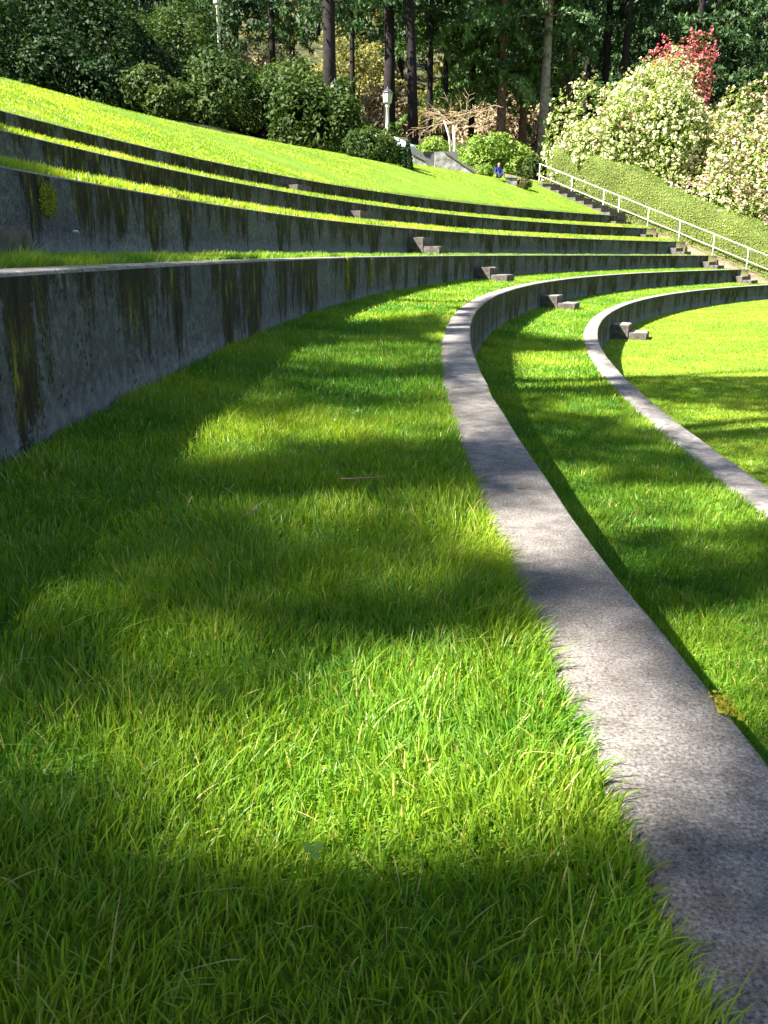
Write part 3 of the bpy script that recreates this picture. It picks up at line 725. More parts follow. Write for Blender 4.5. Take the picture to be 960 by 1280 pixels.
# ---- woodland: trunks read off the photo, each on the rising ground behind the lawn
def on_ground(px, Y):
    p = at(px, 200, Y); z = gz(p.x, p.y); return (p.x, p.y, z)
firs = [ # px, distance, height, crown radius, crown start, needle mat, bark, trunk radius, label
 (40, 46, 24, 3.6, .40, 'fir_dark', 'bark_dark', .22, 'dark fir trunk rising through the bushes in the far left corner'),
 (150, 62, 26, 4.2, .30, 'fir_dark', 'bark_dark', .3, 'dark fir above the laurels left of the thin white pole'),
 (262, 70, 26, 4.0, .30, 'fir_dark', 'bark_dark', .3, 'dark fir right behind the thin white pole'),
 (345, 66, 25, 4.2, .34, 'fir_dark', 'bark_dark', .22, 'dark fir above the big round shrubs'),
 (413, 50, 27, 4.4, .42, 'fir_dark', 'bark_dark', .33, 'thick black fir trunk just left of the shorter lamp'),
 (441, 60, 26, 3.6, .40, 'fir_dark', 'bark_dark', .16, 'thin black trunk between the two lamps'),
 (487, 56, 28, 4.2, .44, 'fir_dark', 'bark_dark', .31, 'straight black fir trunk directly behind the front lamp'),
 (517, 54, 28, 3.8, .46, 'fir_dark', 'bark_dark', .27, 'leaning black fir trunk right of the front lamp'),
 (536, 58, 26, 3.2, .46, 'fir_dark', 'bark_dark', .17, 'slim dark trunk left of the bare tan twigged tree'),
 (556, 60, 25, 3.2, .40, 'fir_mid', 'bark_dark', .15, 'slim dark trunk behind the bare tan twigged tree'),
 (588, 62, 26, 4.4, .22, 'fir_mid', 'bark_dark', .18, 'green drooping cedar above the bare tan twigged tree'),
 (625, 58, 27, 4.8, .27, 'fir_mid', 'bark_red', .26, 'sunlit brown trunk under drooping green branches, above the lime shrub'),
 (652, 62, 27, 4.2, .30, 'fir_mid', 'bark_red', .24, 'second sunlit brown trunk right of the one above the lime shrub'),
 (677, 57, 27, 4.0, .36, 'fir_dark', 'bark_grey', .28, 'pale grey trunk at the left edge of the great cream shrub'),
 (703, 64, 28, 4.2, .40, 'fir_dark', 'bark_red', .30, 'reddish trunk rising over the left top of the cream shrub'),
 (728, 72, 27, 3.8, .40, 'fir_dark', 'bark_dark', .26, 'dim fir trunk second right of the reddish trunk'),
 (750, 62, 28, 3.8, .52, 'fir_dark', 'bark_dark', .24, 'black trunk left of the red blossoms'),
 (772, 60, 27, 3.8, .50, 'fir_dark', 'bark_dark', .25, 'black trunk directly left behind the red blossoms'),
 (815, 64, 27, 4.6, .20, 'fir_dark', 'bark_dark', .28, 'dark fir directly above the red blossoms'),
 (858, 60, 27, 4.8, .12, 'fir_dark', 'bark_dark', .28, 'dark fir up right of the red blossoms'),
 (905, 62, 27, 5.0, .10, 'fir_dark', 'bark_dark', .28, 'dark fir above the pink and cream shrub'),
 (950, 58, 26, 5.0, .10, 'fir_dark', 'bark_dark', .28, 'dark fir in the top right corner'),
]
for i, (px, Y, h, r, c0, mt, bk, tr, lb) in enumerate(firs):
    b = on_ground(px, Y)
    conifer('fir_tree', b, h, r, c0*.62, 44 if mt == 'fir_mid' else 30, .36, M[mt], M[bk], tr, lb, 'tall firs behind the lawn', 100+i, drape=.75 if mt == 'fir_mid' else .5, lean=((-1.6, 0) if i == 7 else (random.uniform(-.4, .4), 0)))
for j, (x, y) in enumerate(((-23, 20), (-27, 27), (-31, 35), (-20, 24.5), (-36, 30))):  # added out of view so that their shade darkens the left bushes
    conifer('fir_tree', (x, y, gz(x, y)), 14+j*.7, 4.2, .1, 16, .5, M['fir_dark'], M['bark_dark'], .3, 'unseen fir added outside the left edge to shade the bushes, ' + ('nearest the lawn', 'second from the lawn', 'third from the lawn', 'closest to the big laurels', 'farthest from the lawn')[j], 'unseen firs added for shade', 300+j)
# dim second and third rows
proto = [conifer('fir_tree', (0, 0, 0), 25, 4.8, c0*.6, 18, .6, M[mt], M['bark_dark'], .27, 'tall fir deep in the woodland row behind the front trunks', 'firs deep in the woodland', 200+i) for i, (c0, mt) in enumerate(((.12, 'fir_dark'), (.2, 'fir_dark'), (.15, 'fir_olive'), (.1, 'fir_mid')))]
def copy_tree(o, loc, rz, sc=1.0):
    c = o.copy(); C.objects.link(c); c.location = loc; c.rotation_euler = (0, 0, rz); c.scale = (sc,)*3
    for ch in o.children:
        k = ch.copy(); C.objects.link(k); k.parent = c
    return c
rr = random.Random(3); spots = []
for px, Y in ((20, 78), (75, 84), (120, 74), (190, 88), (235, 98), (300, 92), (368, 100), (400, 118), (455, 108), (500, 98), (560, 104), (600, 88), (640, 84), (690, 90), (720, 100), (745, 86), (790, 82), (830, 92), (880, 84), (930, 90), (985, 80), (-40, 70), (340, 128), (430, 135), (530, 130), (470, 140), (770, 120), (660, 125)):
    spots.append((px, Y))
for i, (px, Y) in enumerate(spots):
    t = 2 if 340 <= px <= 560 and i % 2 == 0 else (3 if 560 < px < 700 and i % 2 else i % 2)
    b = on_ground(px, Y); o = proto[t]
    if o.get('used'): o = copy_tree(o, b, rr.random()*6, rr.uniform(.85, 1.15))
    else: o.location = b; o['used'] = 1
for o in list(C.objects):
    if 'used' in o: del o['used']

# ------------------------------------------------------------------ shrubs
def shrub_px(px, pybot, pytop, wpx, Y, **k):
    """size a shrub from how large it stands in view at distance Y; base on the ground"""
    b = on_ground(px, Y); top = at(px, pytop, Y).z; w = wpx/2*Y/F
    return b, w, max(.5, top-b[2])
def add_shrub(name, px, Y, pytop, wpx, n, leaf, mat, label, cat='shrub', seed=1, ky=.8, **k):
    b, w, h = shrub_px(px, 0, pytop, wpx, Y)
    return shrub(name, b, w/1.05, w*ky, h/1.05, n, leaf, M[mat], label, cat, seed, **k)
# left mass of broadleaf trees and laurels
add_shrub('laurel_tree', 25, 38, -40, 230, 15000, .17, 'laurel', 'dark laurel at the far left edge above the lawn', 'tree', 31, lumps=40, group='dark laurels on the left')
add_shrub('laurel_tree', 125, 41, -60, 220, 15000, .17, 'laurel', 'tall dark laurel second from the left edge', 'tree', 32, lumps=40, group='dark laurels on the left')
add_shrub('laurel_tree', 215, 44, -20, 190, 13000, .17, 'rhodo', 'tall green laurel left of the thin white pole', 'tree', 33, lumps=40, group='dark laurels on the left')
add_shrub('laurel_bush', 205, 37, 74, 150, 6000, .15, 'rhodo', 'low bushy laurel at the lawn edge, below the tall ones', 'shrub', 34, lumps=24)
add_shrub('laurel_bush', 95, 37, 40, 170, 6000, .15, 'laurel', 'low dark laurel at the lawn edge near the left edge', 'shrub', 35, lumps=24)
add_shrub('rhododendron', 325, 37.5, 52, 225, 15000, .16, 'rhodo', 'large round dark green rhododendron in the middle of the lawn edge', 'shrub', 36, lumps=34)
add_shrub('rhododendron', 400, 35.5, 76, 135, 9000, .15, 'rhodo', 'round olive green rhododendron below the shorter lamp', 'shrub', 37, lumps=30)
add_shrub('rhododendron', 268, 42, 40, 130, 6000, .16, 'rhodo', 'green shrub at the foot of the thin white pole', 'shrub', 38, lumps=26)
add_shrub('grey_shrub', 468, 33, 148, 80, 5000, .10, 'rhodo', 'loose greyish shrub below the front lamp', 'shrub', 39, lumps=26)
add_shrub('small_conifer_shrub', 508, 32.5, 163, 16, 1600, .09, 'laurel', 'narrow dark upright shrub left of the stone stairs', 'shrub', 40, lumps=14)
add_shrub('low_shrub', 545, 48, 168, 70, 3000, .12, 'lime', 'low bright green planting above the stone stairs', 'shrub', 41, lumps=20)
add_shrub('lime_shrub', 625, 45, 158, 112, 9000, .15, 'lime', 'round lime green shrub behind the blue clad person', 'shrub', 42, lumps=30)
add_shrub('low_shrub', 668, 43, 192, 40, 2500, .12, 'rhodo', 'low dark green shrub between the lime shrub and the handrail top', 'shrub', 43, lumps=18)
for i, (px, Y, py, w, mt, lb) in enumerate([(480, 70, 100, 90, 'brush', 'dry tan brush behind the front lamp'), (380, 74, 60, 110, 'lime', 'pale olive brush left of the thick black trunk'), (600, 72, 130, 90, 'brush', 'dry brown brush behind the bare tree'),
        (700, 66, 110, 80, 'brush', 'dry brown brush behind the grey trunk'), (440, 90, 40, 120, 'fir_olive', 'olive thicket high between the two lamps'), (550, 80, 90, 90, 'fir_olive', 'olive thicket behind the slim dark trunks'), (650, 75, 100, 80, 'brush', 'tan thicket behind the sunlit brown trunks'), (330, 80, 40, 100, 'brush', 'tan thicket above the large round rhododendron')]):
    add_shrub('brush_thicket', px, Y, py, w, 3500, .28, mt, lb, 'brush', 60+i, lumps=24, group='thickets between the trunks')
# the great flowering rhododendrons
allf = lambda P, D, rng: (D[:, 2] > -.55)
add_shrub('flowering_rhododendron', 803, 42.2, 92, 215, 34000, .15, 'flowerleaf', 'huge rhododendron covered in cream white blossoms above the hedge', 'shrub', 51, lumps=60, flowers=(M['cream'], .16, .14, allf), stems=14, ky=.8, lift=.9)
add_shrub('flowering_rhododendron', 918, 39.6, 84, 190, 24000, .14, 'flowerleaf', 'rhododendron with mixed pink and cream blossoms at the right edge', 'shrub', 52, lumps=50, flowers=(M['pinkcream'], .15, .13, allf), stems=12, ky=.85)
add_shrub('flowering_rhododendron', 826, 46, 33, 150, 17000, .15, 'flowerleaf', 'rhododendron full of red blossoms peeping over the cream one', 'shrub', 53, lumps=30, flowers=(M['redpetal'], .30, .15, lambda P, D, rng: P[:, 2] > np.quantile(P[:, 2], .5)), stems=8, ky=.6)

# ------------------------------------------------------------------ clipped hedge beside the stair
def build_hedge():
    e = empty('hedge', (0, 0, 0)); tag(e, 'clipped yellow green hedge with a rounded end beside the handrail', 'hedge')
    q = np.concatenate([np.linspace(-7.5, 9.6, 70)]); K = 18
    c0, tw = 2.55, 1.0
    rng = np.random.default_rng(8)
    V = []
    for qq in q:
        endt = np.clip((9.7-qq)/1.3, 0, 1); rnd_ = math.sqrt(max(0, 1-(1-endt)**2))
        for k in range(K):
            a = math.pi*k/(K-1); ca, sa = math.cos(a), math.sin(a)
            # super-ellipse: flat sides, rounded top
            ex = math.copysign(abs(ca)**.45, ca)*tw*(.25+.75*rnd_); ez = abs(sa)**.45
            b = E0 + TR*(c0+ex) + DR*qq
            zb = railz(qq) - .25 if qq > -2 else railz(-2)-.25+(qq+2)*.25
            hgt = (2.45 - .05*(9.6-qq) + .10*math.sin(qq*1.3))*(.35+.65*rnd_)
            V.append((b.x, b.y, zb + ez*hgt))
    V = np.array(V); n3 = np.stack([vnoise(V, 1.1, 2), vnoise(V, 1.1, 3), vnoise(V, 1.1, 4)], 1)-.5; V = V + n3*.22
    I = np.arange(len(q)*K).reshape(len(q), K)
    Fq = np.stack([I[:-1, :-1], I[1:, :-1], I[1:, 1:], I[:-1, 1:]], -1).reshape(-1, 4)
    me = np_mesh('hedge_core', V, Fq, smooth=True); link('hedge_core', me, M['hedgecore'], e)
    # leaves on the surface
    a, b, c_, d_ = V[Fq[:, 0]], V[Fq[:, 1]], V[Fq[:, 2]], V[Fq[:, 3]]
    ar = np.linalg.norm(np.cross(c_-a, d_-b), axis=1)/2; nrm = np.cross(c_-a, d_-b); nrm /= np.linalg.norm(nrm, axis=1, keepdims=True)+1e-9
    cen = V.mean(0); 
    n = 60000; k = rng.choice(len(Fq), n, p=ar/ar.sum()); u, v = rng.random((n, 1)), rng.random((n, 1))
    P = (a[k]*(1-u)+b[k]*u)*(1-v) + (d_[k]*(1-u)+c_[k]*u)*v; nn = nrm[k]
    axis = np.array([TR.x, TR.y, 0]); sg = np.sign(((P-np.array([*(E0+TR*c0)]))@axis)*(nn@axis)+nn[:, 2]*.6); nn = nn*sg[:, None]
    cl = vnoise(P, 2.2, 5)
    leaves('hedge_foliage', P + nn*(rng.random((n, 1))**2*.05), .06, M['hedge'], e, nn, 0, 1.8, 1.0, rnd=.1+.6*cl+.35*rng.random(n), rng=rng)
build_hedge()
# low weeds on the dirt bank beside the rail: one ground cover
def weeds():
    rng = np.random.default_rng(9); P = []
    for k in range(420):
        q = rng.uniform(-1.5, 9.5); e = rng.uniform(1.05, 1.75)
        b = E0 + TR*e + DR*q; m = rng.integers(5, 26)
        pz = railz(q); P.append(np.array([b.x, b.y, pz]) + rng.normal(size=(m, 3))*[.08, .08, .03] + [0, 0, .03])
    P = np.concatenate(P)
    o = leaves('ground_cover', P, .06, M['hedge'], None, None, 0, 2.); tag(o, 'sparse weeds on the dirt bank between handrail and hedge', 'weeds', kind='stuff')
weeds()

# ------------------------------------------------------------------ bare tree
def bare_tree():
    b = on_ground(568, 41.5); b = (b[0], b[1], b[2]); top = at(550, 112, 41.5).z - b[2]
    e = empty('bare_tree', b); tag(e, 'small bare tree with spreading tan twigs and pale trunk', 'tree')
    rng = random.Random(4)
    bm = bmesh.new(); tube(bm, [(.02, 0, -.4), (0, 0, top*.3), (-.1, .05, top*.55)], [.09, .07, .05], 8)
    tube(bm, [(-.08, 0, -.3), (-.25, .05, top*.4), (-.5, 0, top*.62)], [.06, .045, .03], 6)
    bm_obj('trunk', bm, M['paletrunk'], e, True)
    bm = bmesh.new()
    def grow(p, d, L, r, lvl):
        pts = [p]; q = p.copy(); dd = d.copy()
        for k in range(4):
            dd = (dd + Vector((rng.uniform(-.25, .25), rng.uniform(-.25, .25), rng.uniform(-.22, .08)))).normalized(); q = q + dd*L/4; pts.append(q.copy())
            if lvl < 2 and k >= 1:
                for _ in range(2):
                    nd = (dd + Vector((rng.uniform(-1, 1), rng.uniform(-1, 1), rng.uniform(-.3, .6)))).normalized(); grow(q.copy(), nd, L*.55, r*.55, lvl+1)
        tube(bm, pts, [max(.006, r*(1-.18*i)) for i in range(5)], 4, False)
    for k in range(9):
        a = k*.7+rng.uniform(-.2, .2); up = rng.uniform(.15, .8)
        grow(Vector((-.1, .05, top*(.5+.02*k))), Vector((math.cos(a), math.sin(a), up)).normalized(), top*rng.uniform(.26, .46), .02, 0)
    bm_obj('twigs', bm, M['twigs'], e)
bare_tree()

# ------------------------------------------------------------------ lamps
def lamp(px, Y, pytop, label):
    b = on_ground(px, Y); H = at(px, pytop, Y).z - b[2]
    e = empty('street_lamp', b); tag(e, label, 'street lamp', 'white lamp posts in the park')
    bm = bmesh.new(); lathe(bm, [(.17, -.4), (.17, .1), (.14, .14), (.13, .75), (.10, .82), (.075, 1.1), (.06, H-.75), (.09, H-.72), (.09, H-.66), (.05, H-.62)], (0, 0, 0), 12); bm_obj('pole', bm, M['railpaint'], e, True)
    bm = bmesh.new(); lathe(bm, [(.10, H-.62), (.17, H-.56), (.21, H-.2), (.19, H-.19)], (0, 0, 0), 8); bm_obj('lamp_glass', bm, M['glass'], e)
    bm = bmesh.new(); lathe(bm, [(.24, H-.19), (.23, H-.16), (.12, H-.06), (.04, H-.02), (.02, H+.05)], (0, 0, 0), 8)
    for k in range(4):
        a = math.pi/4+k*math.pi/2; tube(bm, [(.11*math.cos(a), .11*math.sin(a), H-.62), (.215*math.cos(a), .215*math.sin(a), H-.19)], .014, 4)
    bm_obj('lamp_cap', bm, M['dark_metal'], e)
lamp(484, 40, 110, 'white lamp post in front, standing clear of the shrubs')
lamp(419.5, 46, 100, 'white lamp post whose lantern peeks over the olive rhododendron')
lamp(280, 47, -12, 'thin white lamp post cut off by the top of the photo')

# ------------------------------------------------------------------ stone stairs
def stone_stairs():
    Y = 38.5; b = Vector(on_ground(548, Y)); e = empty('stone_stairway', b); tag(e, 'grey stone garden stairway with sloping parapets behind the lawn crest', 'stairs')
    def L(px, py, dy=0): p = at(px, py, Y+dy); return p - b
    def slab(name, pts, t, mat):
        """outline seen from the lawn, with thickness t away from it"""
        bm = bmesh.new(); f = [bm.verts.new(p) for p in pts]; k = [bm.verts.new(p+Vector((0, t, 0))) for p in pts]
        bm.faces.new(f); bm.faces.new(k[::-1])
        for i in range(len(f)): bm.faces.new((f[i], k[i], k[(i+1) % len(f)], f[(i+1) % len(f)]))
        return bm_obj(name, bm, mat, e)
    slab('parapet', [L(515, 232), L(515, 191), L(524, 189), L(532, 200), L(538, 232)], .5, M['stone'])
    slab('parapet', [L(543, 235), L(544, 190), L(556, 189), L(603, 222), L(603, 240)], .5, M['stone'])
    slab('coping', [L(555, 190, -.06), L(553, 187.5, -.06), L(605, 220, -.06), L(603, 222.5, -.06)], .6, M['stone_dark'])
    slab('coping', [L(514, 192, -.06), L(514, 189, -.06), L(525, 187, -.06), L(534, 200, -.06), L(532, 201.5, -.06)], .6, M['stone_dark'])
    slab('back_wall', [L(529, 232, 2.2), L(529, 190, 2.2), L(572, 189, 2.2), L(572, 232, 2.2)], .4, M['stone_dark'])
    for k in range(6):
        bm = bmesh.new(); p0 = L(533, 216-k*3.2, .1+k*.32); p1 = L(545, 216-k*3.2, .1+k*.32)
        box(bm, (p0.x, p0.y, p0.z-.9), (p1.x, p0.y+.33, p0.z), .01); bm_obj('step', bm, M['stone_dark'], e)
stone_stairs()
# low stone block beside the seated person
bm = bmesh.new(); b = on_ground(641, 37.6); w = .2
zt = at(641, 221, 37.6).z - b[2]
box(bm, (-w, -w, -.4), (w, w, zt-.07), .02); box(bm, (-w-.05, -w-.05, zt-.07), (w+.05, w+.05, zt), .015)
o = bm_obj('stone_pedestal', bm, M['stone']); o.location = b; tag(o, 'small grey stone pedestal right of the person in blue', 'pedestal')
add_shrub('flower_bed_plant', 655, 37.5, 221, 26, 900, .06, 'rhodo', 'small plant with orange red flowers at the lawn crest', 'plant', 71, lumps=10, flowers=(M['redpetal'], .02, .05, allf), stems=3)
add_shrub('flower_bed_plant', 606, 38.5, 214, 26, 900, .07, 'lime', 'small pale leafed plant left of the person in blue', 'plant', 72, lumps=10, stems=3)

# ------------------------------------------------------------------ seated person in blue
def person():
    Y = 37.8; b = Vector(on_ground(624, Y)); top = at(624, 205, Y).z - b.z; b.z += 0
    k = top/.80    # seated height from the seat about 0.88 m
    e_mesh = bpy.data.meshes.new('person')
    J = [(0, 0, .10), (0, .02, .32), (0, .03, .50), (0, .0, .62), (0, -.01, .68), (0, -.02, .77), (0, -.02, .85),   # 0 pelvis .. 6 crown
         (-.17, .01, .55), (-.24, -.08, .34), (-.18, -.28, .26), (-.14, -.34, .27),
         (.17, .01, .55), (.24, -.08, .34), (.18, -.28, .26), (.14, -.34, .27),
         (-.10, -.05, .10), (-.16, -.42, .34), (-.15, -.62, .05), (-.16, -.78, .03),
         (.10, -.05, .10), (.16, -.42, .34), (.15, -.62, .05), (.16, -.78, .03)]
    R = [.15, .13, .15, .07, .055, .085, .07, .07, .048, .036, .034, .07, .048, .036, .034, .095, .065, .045, .035, .095, .065, .045, .035]
    Eg = [(0, 1), (1, 2), (2, 3), (3, 4), (4, 5), (5, 6), (2, 7), (7, 8), (8, 9), (9, 10), (2, 11), (11, 12), (12, 13), (13, 14), (0, 15), (15, 16), (16, 17), (17, 18), (0, 19), (19, 20), (20, 21), (21, 22)]
    e_mesh.from_pydata([(x*k, y*k, z*k) for x, y, z in J], Eg, [])
    o = bpy.data.objects.new('person', e_mesh); C.objects.link(o); o.location = b; o.rotation_euler = (0, 0, rad(10))
    m = o.modifiers.new('s', 'SKIN')
    for i, v in enumerate(e_mesh.skin_vertices[0].data): v.radius = (R[i]*k, R[i]*k*(.8 if i < 3 else 1)); v.use_root = (i == 0)
    m.use_smooth_shade = True
    o.modifiers.new('d', 'SUBSURF').levels = 2; o.modifiers['d'].render_levels = 2
    dg = bpy.context.evaluated_depsgraph_get(); me = bpy.data.meshes.new_from_object(o.evaluated_get(dg)); o.modifiers.clear(); o.data = me
    me.materials.clear()
    for mm in ('blue', 'skin', 'jeans', 'hair'): me.materials.append(M[mm])
    for p in me.polygons:
        c = p.center/k; p.use_smooth = True
        p.material_index = 1 if c.z > .655 else (2 if (c.y < -.1 and abs(c.x) < .3 and c.z < .42 and not (c.z > .22 and c.y > -.33 and abs(c.x) > .2)) or c.z < .14 else 0)
    tag(o, 'person in blue jacket seated at the lawn crest, facing down the lawn', 'person')
    # head: hair shell, nose and ears
    bm = bmesh.new(); bmesh.ops.create_uvsphere(bm, u_segments=14, v_segments=10, radius=.105*k)
    for v in list(bm.verts):
        v.co = Vector((v.co.x*.92, v.co.y*1.05+.01*k, v.co.z*1.1 + .80*k))
    bmesh.ops.delete(bm, geom=[v for v in bm.verts if v.co.y < -.03*k and v.co.z < .84*k or v.co.z < .73*k], context='VERTS')
    bm_obj('hair', bm, M['hair'], o, True)
    bm = bmesh.new(); box(bm, (-.012*k, -.135*k, .755*k), (.012*k, -.10*k, .80*k), .004*k); bm_obj('nose', bm, M['skin'], o, True)
    for sx in (-1, 1):
        bm = bmesh.new(); bmesh.ops.create_uvsphere(bm, u_segments=8, v_segments=6, radius=.011*k)
        for v in bm.verts: v.co += Vector((sx*.033*k, -.105*k, .80*k))
        bm_obj('eye', bm, M['hair'], o, True)
person()

# ------------------------------------------------------------------ parked white car mostly hidden behind the grey shrub
def car():
    Y = 45.5; b = Vector(on_ground(462, Y)); b.z = at(462, 180, Y).z - 1.05; e = empty('parked_car', b, rad(8)); tag(e, 'white car glimpsed behind the loose greyish shrub', 'car')
    prof = [(-2.1, .35), (-2.15, .75), (-1.7, .9), (-1.1, 1.0), (-.5, 1.42), (.9, 1.45), (1.6, 1.05), (2.1, .95), (2.15, .4)]
    bm = bmesh.new()
    L = [bm.verts.new((x, -.85, z)) for x, z in prof]; Rr = [bm.verts.new((x, .85, z)) for x, z in prof]
    bm.faces.new(L); bm.faces.new(Rr[::-1])
    for i in range(len(L)): bm.faces.new((L[i], Rr[i], Rr[(i+1) % len(L)], L[(i+1) % len(L)]))
    bmesh.ops.bevel(bm, geom=list(bm.edges), offset=.05, segments=2, affect='EDGES'); bm_obj('body', bm, M['carpaint'], e, True)
    for sy in (-1, 1):
        for xs in (((-.9, 1.02), (-.45, 1.34), (.15, 1.36), (.15, 1.02)), ((.22, 1.02), (.22, 1.36), (.85, 1.36), (1.35, 1.06))):
            bm = bmesh.new(); f = [bm.verts.new((x, sy*.856, z)) for x, z in xs]; k = [bm.verts.new((x, sy*.83, z)) for x, z in xs]; bm.faces.new(f); bm.faces.new(k[::-1])
            for i in range(4): bm.faces.new((f[i], k[i], k[(i+1) % 4], f[(i+1) % 4]))
            bm_obj('window', bm, M['carglass'], e)
    for x in (-1.35, 1.35):
        for sy in (-1, 1):
            bm = bmesh.new(); bmesh.ops.create_cone(bm, cap_ends=True, segments=20, radius1=.32, radius2=.32, depth=.2)
            for v in bm.verts: v.co = Vector((v.co.x+x, v.co.z+sy*.78, v.co.y+.32))
            bm_obj('wheel', bm, M['rubber'], e, True)
car()

# ------------------------------------------------------------------ small litter near the camera
def ground_pt(px, py, z):
    u = (px-480)/F; v = (640-py)/F; c, s = math.cos(ROLL), math.sin(ROLL); u, v = c*u - s*v, s*u + c*v
    d = Vector((u, math.cos(PITCH)+v*math.sin(PITCH), -math.sin(PITCH)+v*math.cos(PITCH))); return d*(z/d.z)
def twig(p, L, az, r, label, wig=.15, seed=0, bend=.3):
    rng = random.Random(seed); pts = []
    for k in range(6):
        t = k/5-.5; pts.append((math.cos(az)*L*t - math.sin(az)*L*bend*(t*t) + rng.uniform(-1, 1)*wig*L*.15, math.sin(az)*L*t + math.cos(az)*L*bend*t*t + rng.uniform(-1, 1)*wig*L*.15, rng.uniform(0, .15)*L*wig))
    bm = bmesh.new(); tube(bm, pts, [r, r*.95, r*.9, r*.8, r*.6, r*.3], 6)
    q = Vector(pts[3]); tube(bm, [q, q+Vector((math.cos(az+.8)*L*.25, math.sin(az+.8)*L*.25, .01))], [r*.6, r*.2], 5)
    o = bm_obj('twig', bm, M['straw']); o.location = p; tag(o, label, 'twig', 'small litter'); return o
twig(ground_pt(656, 610, -.534), .035, .3, .0016, 'tiny dark twig lying on the broad concrete cap', seed=1)
twig(ground_pt(572, 485, -.534), .05, .2, .0022, 'dark twig on the cap where it starts to bend', seed=2)
twig(ground_pt(318, 640, -.485), .07, 1.2, .0018, 'thin twig in the shaded grass, middle of the lawn strip', seed=3)
twig(ground_pt(455, 598, -.485), .10, .25, .0018, 'long pale twig in the grass nearer the cap', seed=4)
#twig(ground_pt(70, 1042, -.50), .09, .4, .0011, 'grey twig in the grass at the lower left', seed=5)
twig(ground_pt(835, 1082, -.534), .012, .6, .0018, 'dark speck of bark on the cap near the bottom right corner', seed=6)
def petal(name, p, r, mat, label, cat='petal', cups=.4):
    bm = bmesh.new(); N_ = 12; ring = []
    c = bm.verts.new((0, 0, -.15*r))
    for k in range(N_):
        a = 2*math.pi*k/N_; rr_ = r*(1+.25*math.cos(2*a)+.08*math.cos(5*a)); ring.append(bm.verts.new((rr_*math.cos(a), rr_*math.sin(a)*.8, r*cups*abs(math.sin(a)))))
    for k in range(N_): bm.faces.new((c, ring[k], ring[(k+1) % N_]))
    bmesh.ops.solidify(bm, geom=bm.faces[:], thickness=r*.06)
    o = bm_obj(name, bm, mat, None, True); o.location = p; o.rotation_euler = (.5, .2, .4); tag(o, label, cat); return o
petal('fallen_petal', ground_pt(95, 291, .10), .016, M['petal_white'], 'white petal caught in the grass above the tall left wall', cups=.9)
petal('fallen_petal', ground_pt(260, 323.5, -.03), .006, M['petal_red'], 'red petal on the rim of the tall left wall', cups=.5)
# clover
p = ground_pt(392, 1062, -.485); e = empty('clover', p); e.rotation_euler = (rad(28), 0, .5); e.scale = (.85,)*3; tag(e, 'single pale three leafed clover in the foreground grass', 'clover')
for k in range(3):
    bm = bmesh.new(); a0 = k*2.094+.4; ring = []; c = bm.verts.new((0, 0, 0))
    for j in range(9):
        t = j/8; a = a0 + (t-.5)*1.7; r_ = .0115*(1-.18*math.exp(-((t-.5)/.1)**2))*(.55+.45*math.sin(math.pi*min(max(t, .12), .88)))
        ring.append(bm.verts.new((r_*math.cos(a), r_*math.sin(a), .002*math.sin(math.pi*t))))
    for j in range(8): bm.faces.new((c, ring[j], ring[j+1]))
    bm_obj('leaf', bm, M['clover'], e)
bm = bmesh.new(); tube(bm, [(0, 0, 0), (.004, 0, -.045)], [.0008, .0012], 6); bm_obj('stem', bm, M['clover'], e)

# yellow moss cushion on the lip of the broad cap
def moss(px, py, n, spread, label, z=-.537, size=.006):
    rng = np.random.default_rng(int(px)); p = ground_pt(px, py, z)
    P = rng.normal(size=(n, 3))*[spread*.35, spread, .003] + [0, 0, .003]; P[:, 2] = np.abs(P[:, 2])
    o = leaves('moss', P, size, M['mossleaf'], None, None, 0, 1.6, rng=rng); o.location = p; o.rotation_euler = (0, 0, rad(2)); tag(o, label, 'moss', kind='stuff')
M['mossleaf'] = leafmat('yellow_moss', [(.30, .30, .02), (.50, .46, .04), (.62, .58, .10)], .3, .8)
moss(905, 884, 260, .014, 'yellow moss tuft on the front lip of the broad cap')

def wall_moss(n, px, py, ds, dz, cnt, label):
    """moss cushion grown on a wall face, found along the wall where it stands in the photo"""
    ss = np.arange(2, 30, .02); x, y, th = curve(ss, WD[n]-.002); u, v, dd = proj(np.stack([x, y, y*0+WZ[n]-.2], -1))
    s0 = float(ss[np.abs(u-px).argmin()]); i = np.abs(u-px).argmin(); z0 = at(px, py, float(y[i])).z
    rng = np.random.default_rng(int(px)+7); a = rng.normal(size=(cnt, 2)); a = a[np.hypot(a[:, 0], a[:, 1]) < 1.7]
    sx = s0 + a[:, 0]*ds*.5; zz = z0 + a[:, 1]*dz*.5; x, y, th = curve(sx, WD[n]-.006-.014*rng.random(len(sx)))
    P = np.stack([x, y, zz], -1); o = leaves('moss', P, .012, M['wallmoss'], None, None, .5, 1.6, rng=rng); tag(o, label, 'moss', kind='stuff')
M['wallmoss'] = leafmat('green_wall_moss', [(.08, .10, .01), (.26, .27, .03), (.50, .48, .06)], .2, .9)
wall_moss('D', 60, 250, .14, .13, 2600, 'round yellow green moss spot on the third wall from the top, near the left edge')
for k_, (px_, py_, dz_) in enumerate(((433, 345, .22), (463, 342, .20))):
    wall_moss('C', px_, py_, .10, dz_, 1800, ('left', 'right')[k_] + ' one of two long yellow moss streaks hanging on the tall wall')
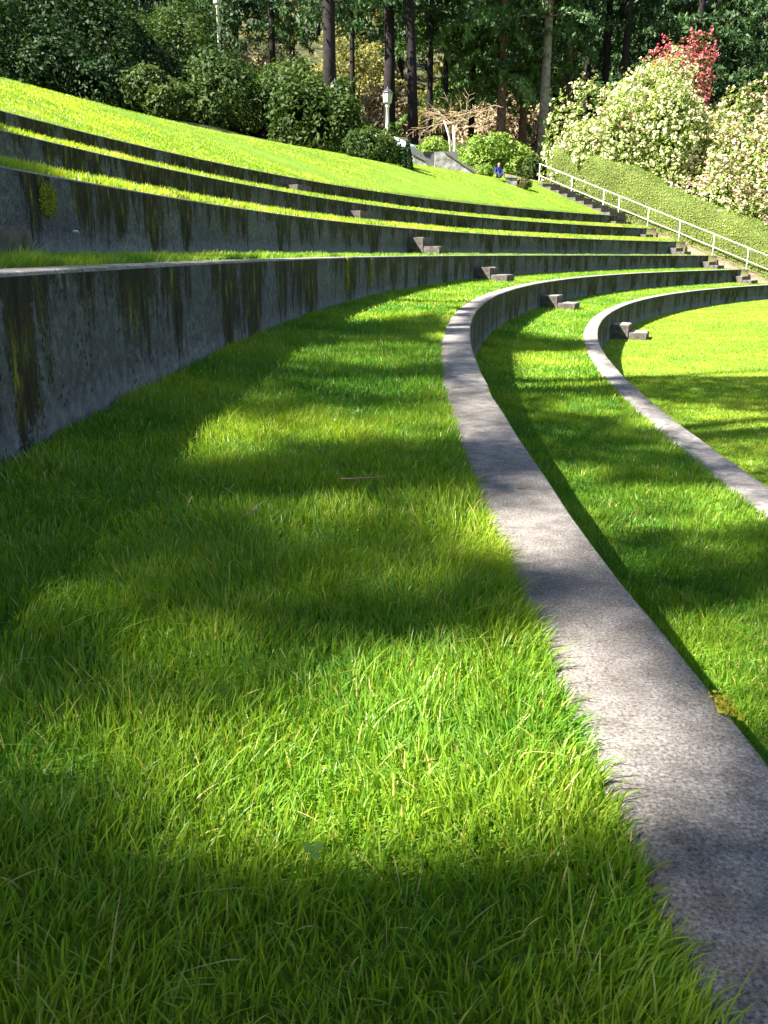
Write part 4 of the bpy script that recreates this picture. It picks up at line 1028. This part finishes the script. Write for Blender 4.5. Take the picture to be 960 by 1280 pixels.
# ------------------------------------------------------------------ light, sky, camera
world = bpy.data.worlds.new('World'); bpy.context.scene.world = world; world.use_nodes = True
nt = world.node_tree; nt.nodes.clear()
sky = nt.nodes.new('ShaderNodeTexSky'); sky.sky_type = 'NISHITA'; sky.sun_disc = False; sky.sun_elevation = SUNEL
bg = nt.nodes.new('ShaderNodeBackground'); bg.inputs['Strength'].default_value = .05; out = nt.nodes.new('ShaderNodeOutputWorld')
nt.links.new(sky.outputs[0], bg.inputs[0]); nt.links.new(bg.outputs[0], out.inputs[0])
sl = bpy.data.lights.new('sun', 'SUN'); sl.energy = 5.0; sl.angle = rad(.5); sl.color = (1, .95, .86)
so = bpy.data.objects.new('sun', sl); C.objects.link(so)
tow = Vector((-math.cos(SUNAZ)*math.cos(SUNEL), -math.sin(SUNAZ)*math.cos(SUNEL), math.sin(SUNEL)))   # towards the sun
so.rotation_euler = tow.to_track_quat('Z', 'Y').to_euler()
sky.sun_rotation = math.atan2(tow.x, tow.y)
cam = bpy.data.cameras.new('camera'); co = bpy.data.objects.new('camera', cam); C.objects.link(co)
cam.sensor_fit = 'VERTICAL'; cam.sensor_height = 24.; cam.lens = F/1280*24.; cam.clip_start = .02; cam.clip_end = 4000
f_ = Vector((0, math.cos(PITCH), -math.sin(PITCH))); u_ = Vector((0, math.sin(PITCH), math.cos(PITCH))); r_ = Vector((1, 0, 0))
# image axes rolled so that proj() and the camera agree
c, s = math.cos(ROLL), math.sin(ROLL)
R3 = r_*c + u_*s; U3 = -r_*s + u_*c
co.matrix_world = Matrix(((R3.x, U3.x, -f_.x, 0), (R3.y, U3.y, -f_.y, 0), (R3.z, U3.z, -f_.z, 0), (0, 0, 0, 1)))
bpy.context.scene.camera = co
sc = bpy.context.scene
sc.view_settings.view_transform = 'Standard'; sc.view_settings.look = 'None'; sc.view_settings.gamma = 1; sc.view_settings.exposure = 2.4; sc.view_settings.use_curve_mapping = False
sc.cycles.max_bounces = 7; sc.cycles.diffuse_bounces = 3; sc.cycles.transmission_bounces = 4; sc.cycles.transparent_max_bounces = 4
sc.cycles.use_denoising = True
# sanity: report how far proj() and the real camera disagree
if False:
    from bpy_extras.object_utils import world_to_camera_view
    sc.render.resolution_x, sc.render.resolution_y = 960, 1280
    bpy.context.view_layer.update()
    for P in ((0, 5, -.5), (-3, 9, 1.), (10, 33, 0)):
        a = world_to_camera_view(sc, co, Vector(P)); b_ = proj(np.array(P, float)); print('CHK', a.x*960, 1280-a.y*1280, b_)
